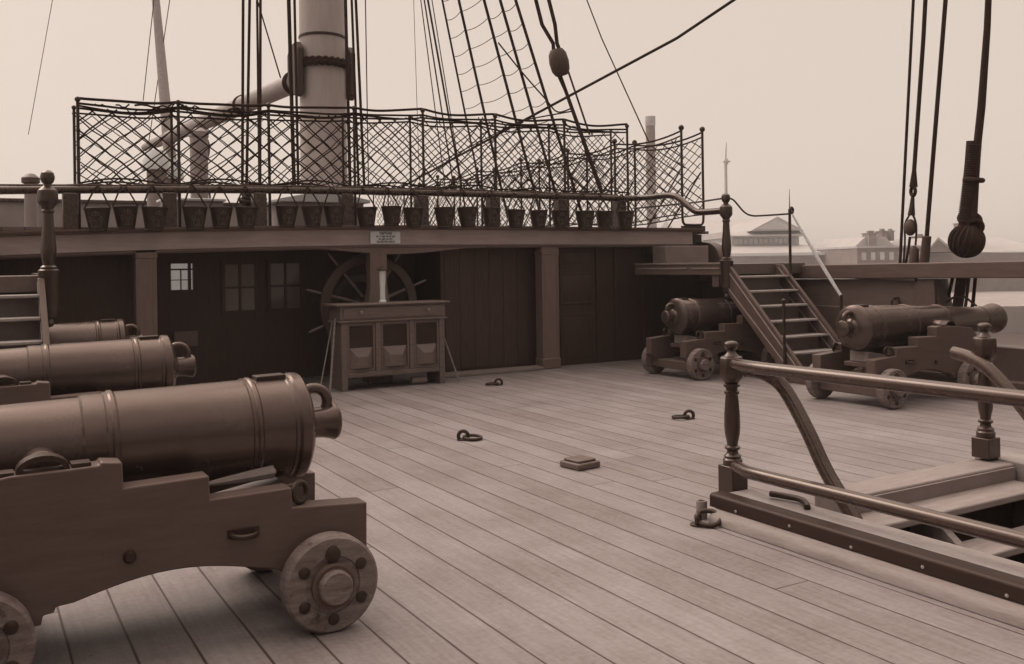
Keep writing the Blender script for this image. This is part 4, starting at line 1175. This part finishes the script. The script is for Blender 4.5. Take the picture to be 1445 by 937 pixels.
HN = [(0.001, 0.3)]
def hatch_newel(x, y, z0, label, zb):
    t = thing("newel_post", label, "post", (x, y, z0))
    h = 1.085 - 0.16
    def Z(v): return z0 + (v - 0.16) * (1.0)
    b = MB(); b.box(x - 0.066, x + 0.066, y - 0.066, y + 0.066, zb, Z(0.30)); b.build("base_block", M_newel, t, 0.006)
    b = MB(); b.lathe([(0.0607, Z(0.302)), (0.0607, Z(0.335)), (0.0518, Z(0.345)), (0.0548, Z(0.36)), (0.0370, Z(0.375)), (0.0333, Z(0.39)), (0.0488, Z(0.405)), (0.0488, Z(0.415)), (0.0333, Z(0.425)), (0.0370, Z(0.45)), (0.0474, Z(0.50)), (0.0503, Z(0.55)), (0.0488, Z(0.62)), (0.0429, Z(0.70)), (0.0385, Z(0.745)),
                       (0.0474, Z(0.755)), (0.0474, Z(0.768)), (0.0370, Z(0.775)), (0.0370, Z(0.79)), (0.0518, Z(0.80)), (0.0518, Z(0.812)), (0.0407, Z(0.82))], (x, y, 0), 'z', 24); b.build("baluster", M_newel, t, smooth=30)
    b = MB(); b.lathe([(0.0444, Z(0.821)), (0.0740, Z(0.86)), (0.0777, Z(0.88)), (0.0777, Z(0.97)), (0.0725, Z(0.985)), (0.0518, Z(0.992))], (x, y, 0), 'z', 8, R(22.5)); b.build("top_block", M_newel, t, 0.005)
    b = MB(); b.lathe([(0.0503, Z(0.992)), (0.0370, Z(1.005)), (0.0252, Z(1.02)), (0.0252, Z(1.03)), (0.0370, Z(1.04)), (0.0444, Z(1.055)), (0.0459, Z(1.068)), (0.0385, Z(1.08)), (0.0222, Z(1.087)), (0.0007, Z(1.089))], (x, y, 0), 'z', 20); b.build("finial", M_newel, t)
    return t
hatch_newel(4.20, 4.44, 0.16, "turned dark newel post at the near left corner of the ladderway", 0.005)
hatch_newel(6.06, 3.93, 0.217, "turned dark newel post at the right edge of the picture behind the ladderway", 0.219)
hr = thing("hatch_rail", "two worn round wooden rails along the side of the ladderway from the near newel post", "railing", (4.1, 3, 0.2))
RX = 4.10
b = MB(); b.tube([(4.17, 4.38, 0.945), (4.12, 4.24, 0.95), (RX, 4.05, 0.952), (RX, 3.0, 0.957), (RX, 0.6, 0.965)], [0.036, 0.04, 0.038, 0.038, 0.038], 16); b.build("top_rail", M_handrail, hr)
b = MB(); b.tube([(4.17, 4.38, 0.302), (4.11, 4.22, 0.305), (RX, 4.05, 0.308), (RX, 3.0, 0.316), (RX, 0.6, 0.33)], 0.039, 16); b.build("lower_rail", M_handrail, hr)
hatch_b = thing("descending_handrail", "curved grooved handrail running from the top rail down into the ladderway", "handrail", (4.3, 3.9, 0.5))
b = MB(); b.tube(smooth_path([(4.11, 4.22, 0.93), (4.22, 4.18, 0.905), (4.30, 4.125, 0.84), (4.325, 4.05, 0.735), (4.33, 3.93, 0.56), (4.33, 3.80, 0.355), (4.33, 3.60, 0.115), (4.33, 3.2, -0.40), (4.33, 2.9, -0.78)], 6), 0.044, 14)
for off in ((-0.040, -0.004, -0.014), (-0.030, -0.026, 0.016)):
    b.tube(smooth_path([(x_ + off[0], y_ + off[1], z_ + off[2]) for (x_, y_, z_) in ((4.30, 4.125, 0.84), (4.325, 4.05, 0.735), (4.33, 3.93, 0.56), (4.33, 3.80, 0.355), (4.33, 3.60, 0.115), (4.33, 3.2, -0.40))], 6), 0.009, 6)
b.build("rail", M_handrail, hatch_b)
hr2 = thing("descending_handrail", "pale topped handrail beside the right edge newel, sloping down into the ladderway", "handrail", (6.0, 3.9, 0.9))
b = MB(); b.tube(smooth_path([(5.99, 4.12, 0.93), (5.99, 4.0, 0.905), (5.99, 3.85, 0.83), (5.99, 3.6, 0.58), (5.99, 3.3, 0.2), (5.99, 2.9, -0.35)], 6), 0.045, 14); b.build("rail", M_handrail, hr2)
b = MB(); b.tube(smooth_path([(4.19, 4.11, 0.185), (4.215, 4.03, 0.185), (4.235, 3.93, 0.185), (4.215, 3.86, 0.18), (4.165, 3.80, 0.17)], 5), 0.019, 10)
tag(b.build("lifting_handle", M_iron), "bent iron bar handle lying on the ladderway ledge", "handle")

# ------------------------------------------------------------------ steering wheel and desk
sw = thing("steering_wheel", "large spoked ship's steering wheel in the shade behind the desk", "wheel", (4.93, 12.45, 1.03))
WC = Vector((4.93, 12.45, 1.04))
b = MB()
b.lathe([(0.60, -0.04), (0.71, -0.04), (0.725, -0.03), (0.725, 0.03), (0.71, 0.04), (0.60, 0.04), (0.59, 0.03), (0.59, -0.03), (0.60, -0.04)], tuple(WC), 'y', 56)
b.f = b.f[:-2]
b.build("rim", M_wheelrim, sw)
b = MB(); b.lathe([(0.001, -0.1), (0.12, -0.1), (0.14, -0.08), (0.16, -0.05), (0.16, 0.05), (0.12, 0.3), (0.001, 0.3)], tuple(WC), 'y', 24); b.build("hub", M_wheelrim, sw)
for k in range(10):
    a = R(36 * k + 21)
    u = Vector((math.cos(a), 0, math.sin(a)))
    b = MB(); b.tube([WC + u * t for t in (0.12, 0.3, 0.36, 0.5, 0.6, 0.73, 0.77, 0.84, 0.93, 0.95)], [0.022, 0.018, 0.026, 0.018, 0.022, 0.015, 0.017, 0.02, 0.015, 0.006], 8); b.build("spoke", M_landing, sw)
# second wheel of the pair, further in
b = MB()
b.lathe([(0.34, 0.36), (0.43, 0.36), (0.44, 0.37), (0.44, 0.40), (0.43, 0.41), (0.34, 0.41), (0.33, 0.40), (0.33, 0.37), (0.34, 0.36)], tuple(WC), 'y', 48); b.f = b.f[:-2]
b.build("barrel_flange", M_wheelrim, sw)
for x in (4.75, 5.11):
    MB().box(x - 0.03, x + 0.03, 12.55, 12.7, 0, 1.0).build("support", M_dark, sw, 0.006)

dk = thing("desk", "panelled wooden binnacle desk with a drawer and three cupboards standing before the steering wheel", "desk", (4.84, 11.5, 0))
DY = 11.36
b = MB(); b.box(4.035, 5.64, DY - 0.045, DY + 0.47, 1.085, 1.112); b.build("top", M_desk, dk, 0.008)
b = MB(); b.box(4.10, 5.585, DY, DY + 0.42, 0.90, 1.083); b.build("carcass_top", M_desk, dk, 0.004)
b = MB(); b.box(4.14, 5.545, DY - 0.012, DY - 0.001, 0.925, 1.065); dr = b.build("drawer", M_desk, dk, 0.005)
for x in (4.37, 5.32):
    b = MB(); b.lathe([(0.012, -0.01), (0.014, -0.03), (0.026, -0.045), (0.02, -0.055), (0.001, -0.058)], (x, DY, 1.0), 'y', 12); b.build("knob", M_landing, dr)
b = MB(); b.box(4.08, 5.605, DY - 0.02, DY + 0.43, 0.872, 0.898); b.build("moulding", M_desk, dk, 0.008)
b = MB(); b.box(4.12, 5.57, DY + 0.3, DY + 0.41, 0.19, 0.87); b.build("back", M_deskdark, dk)
bays = [(4.195, 4.575), (4.655, 5.055), (5.125, 5.49)]
for s in (4.115, 5.49): MB().box(s, s + 0.08, DY, DY + 0.42, 0.0, 0.87).build("leg", M_desk, dk, 0.006)
for (x0, x1) in ((4.577, 4.653), (5.057, 5.123)): MB().box(x0, x1, DY, DY + 0.06, 0.235, 0.87).build("stile", M_desk, dk, 0.006)
b = MB(); b.box(4.197, 5.488, DY + 0.002, DY + 0.4, 0.165, 0.232); b.build("bottom_rail", M_desk, dk, 0.008)
for (x0, x1) in bays:
    d_ = MB().box(x0 + 0.002, x1 - 0.002, DY + 0.03, DY + 0.045, 0.235, 0.87).build("cupboard_door", M_deskdark, dk)
    b = MB()
    b.box(x0 + 0.004, x1 - 0.004, DY + 0.012, DY + 0.029, 0.235, 0.275); b.box(x0 + 0.004, x1 - 0.004, DY + 0.013, DY + 0.029, 0.83, 0.868)
    b.box(x0 + 0.003, x0 + 0.03, DY + 0.011, DY + 0.029, 0.275, 0.83); b.box(x1 - 0.03, x1 - 0.003, DY + 0.011, DY + 0.029, 0.275, 0.83)
    b.build("door_frame", M_desk, d_, 0.003)
    b = MB()
    q0, q1, z0, z1 = x0 + 0.032, x1 - 0.032, 0.277, 0.545
    y_o, y_i = DY + 0.028, DY - 0.035
    b.add([(q0, y_o, z0), (q1, y_o, z0), (q1, y_o, z1), (q0, y_o, z1), (q0 + 0.085, y_i, z0 + 0.01), (q1 - 0.085, y_i, z0 + 0.01), (q1 - 0.085, y_i, z1 - 0.11), (q0 + 0.085, y_i, z1 - 0.11)],
          [(0, 1, 5, 4), (1, 2, 6, 5), (2, 3, 7, 6), (3, 0, 4, 7), (4, 5, 6, 7)])
    b.build("fielded_panel", M_desk, d_, smooth=10)
lm = thing("lamp", "tall slim white lamp with a small dark cap standing on the desk", "lamp", (4.765, DY + 0.2, 1.112))
b = MB(); b.lathe([(0.05, 1.113), (0.05, 1.13), (0.036, 1.145), (0.034, 1.3), (0.042, 1.45), (0.044, 1.53), (0.03, 1.535)], (4.765, DY + 0.2, 0), 'z', 18); b.build("body", M_white, lm)
b = MB(); b.lathe([(0.03, 1.535), (0.085, 1.545), (0.06, 1.565), (0.012, 1.59), (0.001, 1.60)], (4.765, DY + 0.2, 0), 'z', 18); b.build("cap", M_iron, lm)
def stick(p0, p1, r, label):
    o = MB().tube([p0, Vector(p0).lerp(Vector(p1), 0.5), p1], [r, r * 0.9, r * 0.8], 8).build("wooden_staff", M_lightwood)
    tag(o, label, "staff")
stick((3.96, DY + 0.03, 0.004), (4.07, DY + 0.1, 0.93), 0.016, "pale wooden staff leaning against the left end of the desk, the thicker of two")
stick((3.83, DY + 0.05, 0.004), (4.05, DY + 0.16, 0.88), 0.009, "thin stick slanting behind the thicker staff at the desk's left end")
stick((5.78, DY + 0.0, 0.004), (5.60, DY + 0.12, 0.66), 0.013, "short pale staff leaning on the right end of the desk")
b = MB(); b.lathe([(0.001, 0.0), (0.05, 0.0), (0.055, 0.02), (0.055, 0.2), (0.05, 0.22), (0.001, 0.22)], (5.12, DY + 0.12, 0.057), 'x', 16)
tag(b.build("canvas_roll", M_landing), "small pale canvas roll lying under the desk", "roll")

# ------------------------------------------------------------------ ring bolts and small fittings on the deck
def deck_ring(x, y, ang, label, s=1.0):
    t = thing("ring_bolt", label, "ring bolt", (x, y, 0), None)
    ca, sa = math.cos(ang), math.sin(ang)
    b = MB(); b.ring((x, y, 0.035 * s), 0.045 * s, 0.017 * s, (-sa, ca, 0), 24, 8); b.lathe([(0.06 * s, 0.001), (0.06 * s, 0.008), (0.03 * s, 0.012)], (x, y, 0), 'z', 16); b.build("eye", M_iron, t)
    b = MB(); b.ring((x + ca * 0.085 * s, y + sa * 0.085 * s, 0.022 * s), 0.078 * s, 0.0155 * s, (ca * 0.14, sa * 0.14, 1), 32, 8); b.build("ring", M_iron, t)
deck_ring(3.90, 7.6, R(-35), "iron ring bolt lying open in the middle of the bare deck")
deck_ring(6.32, 7.30, R(150), "iron ring bolt on the deck between the hatch newel and the shaded right cannon")
deck_ring(6.05, 10.75, R(160), "iron ring bolt on the far deck just in front of the recess sill")
p = at(1000, 741, z=0.0)
t = thing("ring_bolt", "large iron ring bolt lying beside the end of the hatch coaming", "ring bolt", (p.x, p.y, 0))
b = MB(); b.ring((p.x - 0.055, p.y + 0.03, 0.04), 0.033, 0.016, (0.6, -0.8, 0.0), 24, 8); b.lathe([(0.05, 0.001), (0.05, 0.01), (0.025, 0.016)], (p.x - 0.055, p.y + 0.03, 0), 'z', 16); b.build("eye", M_iron, t)
b = MB(); b.ring((p.x, p.y, 0.042), 0.072, 0.0145, (-0.25, -0.32, 1), 36, 10); b.build("ring", M_iron, t)
b = MB(); p = at(1006, 737, z=0); b.lathe([(0.034, 0.001), (0.034, 0.10), (0.03, 0.112), (0.022, 0.112), (0.02, 0.09), (0.001, 0.09)], (p.x, p.y + 0.1, 0), 'z', 20)
tag(b.build("deck_socket", M_landing), "short grey metal socket standing against the end of the hatch beam", "socket")
pl = thing("deck_plate", "small square stepped iron plate on the open deck", "plate", (4.13, 6.06, 0))
b = MB(); b.box(4.02, 4.25, 5.95, 6.18, 0.001, 0.052); b.build("base", M_bul, pl, 0.012)
b = MB(); b.box(4.045, 4.225, 5.975, 6.155, 0.053, 0.072); b.build("lid", M_bul, pl, 0.008)
pl.rotation_euler = (0, 0, R(8))

# ------------------------------------------------------------------ far shore
def place_far(px, d):      # origin on the quay, facing the ship
    p = at(px, 372, d=d)
    t = Vector((p.x, p.y, -4.0))
    return t
def fbox(b, org, u0, u1, w0, w1, z0, z1):
    k = len(b.v)
    b.box(u0, u1, w0, w1, z0, z1)
    for i in range(k, len(b.v)):
        u, w, z = b.v[i]
        q = org + RT * u + FW * w
        b.v[i] = (q.x, q.y, z)
def fprism(b, org, poly, axis, a0, a1):
    k = len(b.v)
    b.prism(poly, axis, a0, a1)
    for i in range(k, len(b.v)):
        u, w, z = b.v[i]
        q = org + RT * u + FW * w
        b.v[i] = (q.x, q.y, z)
D1 = 165.0
s1 = D1 / FOC
def hz(y, px, d): return at(px, y, d=d).z
og = place_far(1090, D1)
shd = thing("dock_shed", "large pale roofed dock shed with a raised gabled lantern far beyond the ladder", "shed", og)
def U_(px, w=0.0): return (px - PCX) * (D1 + w) / FOC - (1090 - PCX) * s1
b = MB(); fbox(b, og, U_(985), U_(1181), 3, 60, -4, hz(361, 1090, D1)); b.build("wall", M_shed, shd)
b = MB(); zt, ze = hz(346, 1090, D1 + 14), hz(358, 1090, D1)
fprism(b, og, [(1, ze - 0.4), (1, ze), (14, zt), (50, zt), (62, ze)], 'x', U_(985), U_(1184)); b.build("roof", M_slate, shd)
b = MB(); fbox(b, og, U_(980, 1), U_(1186, 1), 0.4, 1.0, ze - 0.35, ze + 0.15); b.build("eaves", M_white, shd)
b = MB(); zl = hz(334, 1090, D1 + 14)
fbox(b, og, U_(1033, 14), U_(1128, 14), 14, 40, zt - 1, zl); b.build("lantern_wall", M_shed, shd)
b = MB()
for k in range(13):
    fbox(b, og, U_(1036 + 7 * k, 14), U_(1041 + 7 * k, 14), 13.7, 13.95, hz(343.5, 1090, D1 + 14), hz(337, 1090, D1 + 14))
b.build("louvre", M_far, shd)
b = MB(); zr, z2 = hz(306, 1090, D1 + 14), hz(326, 1090, D1 + 14)
fprism(b, og, [(U_(1057, 14), z2), (U_(1133, 14), z2), (U_(1096, 14), zr)], 'y', 13, 45)
fprism(b, og, [(12.6, zl + 0.01), (12.6, zl + 0.25), (16, z2 + 0.1), (38, z2 + 0.1), (42, zl + 0.01)], 'x', U_(1028, 14), U_(1132, 14)); b.build("lantern_roof", M_slate, shd)
b = MB(); fprism(b, og, [(U_(1066, 13), z2 + 0.3), (U_(1125, 13), z2 + 0.3), (U_(1096, 13), zr - 0.6)], 'y', 12.85, 12.98); b.build("gable", M_far, shd)
b = MB(); fprism(b, og, [(40, z2 - 1), (40, z2 + 0.2), (60, zr + 1.6), (80, z2)], 'x', U_(950, 50), U_(1078, 50)); b.build("rear_roof", M_slate, shd)
D2 = 150.0
s2 = D2 / FOC
og2 = place_far(1300, D2)
def U2(px): return (px - 1300) * s2
bb = thing("brick_building", "brick dockyard building with hipped roofs and chimney stacks far off at the right", "building", og2)
b = MB(); fbox(b, og2, U2(1210), U2(1312), 0, 25, -4, hz(349, 1300, D2)); fbox(b, og2, U2(1312), U2(1480), 1, 25, -4, hz(358, 1300, D2)); b.build("wall", M_brick, bb)
b = MB(); fbox(b, og2, U2(1209), U2(1313), -0.3, 25, hz(349, 1300, D2) + 0.01, hz(346, 1300, D2)); b.build("parapet", M_shed, bb)
b = MB()
z_a, z_b = hz(348, 1300, D2), hz(331, 1300, D2)
fprism(b, og2, [(U2(1236), z_a), (U2(1300), z_a), (U2(1285), z_b), (U2(1255), z_b)], 'y', 10, 30)
fprism(b, og2, [(1, hz(357, 1300, D2)), (26, hz(357, 1300, D2)), (14, hz(334, 1300, D2))], 'x', U2(1330), U2(1480))
b.build("roof", M_slate, bb)
for x0, x1 in ((1216, 1222), (1229, 1235), (1242, 1248), (1255, 1261), (1268, 1274), (1281, 1287), (1294, 1300)):
    b = MB(); fbox(b, og2, U2(x0), U2(x1), -0.12, 0.1, hz(366, 1300, D2), hz(355, 1300, D2)); b.build("window", M_far, bb)
b = MB(); fprism(b, og2, [(U2(1308), hz(356, 1300, D2)), (U2(1342), hz(356, 1300, D2)), (U2(1321), hz(338, 1300, D2))], 'y', -0.6, 16); b.build("gable", M_brick, bb)
b = MB(); fprism(b, og2, [(U2(1305), hz(357, 1300, D2)), (U2(1321), hz(338.5, 1300, D2)), (U2(1344), hz(357, 1300, D2)), (U2(1346), hz(356, 1300, D2)), (U2(1321), hz(335, 1300, D2)), (U2(1303), hz(356, 1300, D2))], 'y', -0.9, 16); b.build("gable_coping", M_slate, bb)
for (x0, x1, y0, y1, w) in ((1257, 1268, 325, 345, 9), (1271, 1276, 327, 340, 12), (1294, 1301, 321, 350, 14), (1309, 1317, 323, 345, 18), (1322, 1327, 320, 336, 18), (1331, 1341, 331, 352, 9), (1384, 1402, 313, 360, 6)):
    b = MB(); fbox(b, og2, U2(x0), U2(x1), w, w + 3, hz(y1, 1300, D2), hz(y0, 1300, D2)); fbox(b, og2, U2(x0) - 0.15, U2(x1) + 0.15, w - 0.15, w + 3.15, hz(y0 + 1.5, 1300, D2), hz(y0 + 0.2, 1300, D2))
    st_ = b.build("chimney_stack", M_brick, bb)
    b = MB()
    for k in range(2):
        fbox(b, og2, lerp(U2(x0), U2(x1), 0.15 + 0.45 * k), lerp(U2(x0), U2(x1), 0.4 + 0.45 * k), w + 0.5, w + 1.5, hz(y0, 1300, D2) + 0.02, hz(y0 - 3, 1300, D2))
    b.build("chimney_pot", M_brick, st_)
D3 = 240.0
p = at(920.5, 372, d=D3)
ch = thing("factory_chimney", "tall round factory chimney standing far beyond the right hand netting", "chimney", (p.x, p.y, -4))
rch = 6.6 * D3 / FOC
b = MB(); b.lathe([(rch * 1.12, -4.0), (rch * 1.02, hz(250, 920, D3)), (rch, hz(170, 920, D3))], (p.x, p.y, 0), 'z', 24); b.build("shaft", M_brick, ch)
b = MB(); b.lathe([(rch, hz(178, 920, D3)), (rch * 1.1, hz(177, 920, D3)), (rch * 1.1, hz(164.5, 920, D3)), (rch * 0.7, hz(164, 920, D3))], (p.x, p.y, 0), 'z', 24); b.build("cap", M_shed, ch)
D4 = 130.0
p = at(1026, 372, d=D4)
fp_ = thing("flagpole", "slim distant signal mast just left of the ladder newel", "flagpole", (p.x, p.y, -4))
b = MB(); b.tube([(p.x, p.y, -4), (p.x, p.y, hz(226, 1026, D4))], [0.28, 0.2], 8); b.tube([(p.x, p.y, hz(226, 1026, D4)), at(1025, 201, d=D4)], [0.13, 0.05], 8); b.build("pole", M_far, fp_)
b = MB(); q = at(1025.5, 228, d=D4)
b.tube([q - RT * 0.5, q + RT * 0.5], 0.12, 6); b.lathe([(0.15, -0.4), (0.3, 0.0), (0.15, 0.4)], tuple(q), 'z', 10); b.build("crosstree", M_far, fp_)

# ------------------------------------------------------------------ unseen, forward of the camera: mainmast and hull added to block low sky light
mm = MB().lathe([(0.48, 0.0), (0.47, 5.0), (0.42, 17.0), (0.001, 17.02)], (4.93, -4.2, 0), 'z', 32).build("mast", M_mast)
tag(mm, "thick pale unseen mainmast, added behind the viewpoint for its shade", "mast")
bt = thing("shade_boat", "unseen covered hull added forward of the viewpoint to block low sky light", "shade_boat", (4.9, -6.2, 0))
b = MB()
ns, nr = 18, 9
vs_ = []
for i in range(ns + 1):
    t = i / ns; w_ = 1.35 * max(0.02, math.sin(math.pi * (0.04 + 0.92 * t))) ** 0.55
    for j in range(nr + 1):
        a = math.pi * j / nr
        vs_.append((lerp(-0.9, 10.7, t), -6.2 + w_ * math.cos(a), 2.5 + 0.35 * (2 * t - 1) ** 2 - 1.75 * math.sin(a) ** 0.7 * (0.55 + 0.45 * math.sin(math.pi * (0.1 + 0.8 * t)))))
fs_ = [(i * (nr + 1) + j, i * (nr + 1) + j + 1, (i + 1) * (nr + 1) + j + 1, (i + 1) * (nr + 1) + j) for i in range(ns) for j in range(nr)]
b.add(vs_, fs_)
b.build("hull", M_car, bt)
b = MB()
vs_ = []
for i in range(ns + 1):
    t = i / ns; w_ = 1.35 * max(0.02, math.sin(math.pi * (0.04 + 0.92 * t))) ** 0.55
    for j in range(7):
        q = -1 + 2 * j / 6
        vs_.append((lerp(-0.9, 10.7, t), -6.2 + w_ * q, 2.52 + 0.35 * (2 * t - 1) ** 2 + 0.45 * (1 - q * q)))
b.add(vs_, [(i * 7 + j, (i + 1) * 7 + j, (i + 1) * 7 + j + 1, i * 7 + j + 1) for i in range(ns) for j in range(6)])
b.build("canvas_cover", M_canvas, bt)
for x in (1.5, 8.3):
    MB().box(x - 0.15, x + 0.15, -7.2, -5.2, 0.001, 0.95).build("chock", M_car, bt, 0.02)

# ------------------------------------------------------------------ haze over the harbour
HZ = bpy.data.materials.new("harbour_haze")
HZ.use_nodes = True
hn_, hl_ = HZ.node_tree.nodes, HZ.node_tree.links
hn_.clear()
ho = hn_.new('ShaderNodeOutputMaterial')
hv_ = hn_.new('ShaderNodeVolumePrincipled')
hv_.inputs['Color'].default_value = (1.0, 0.985, 0.97, 1)
hv_.inputs['Density'].default_value = 0.0011
hl_.new(hv_.outputs[0], ho.inputs['Volume'])
MB().box(-1500, 1500, -1500, 1500, -9, 19).build("haze", HZ, kind='stuff')
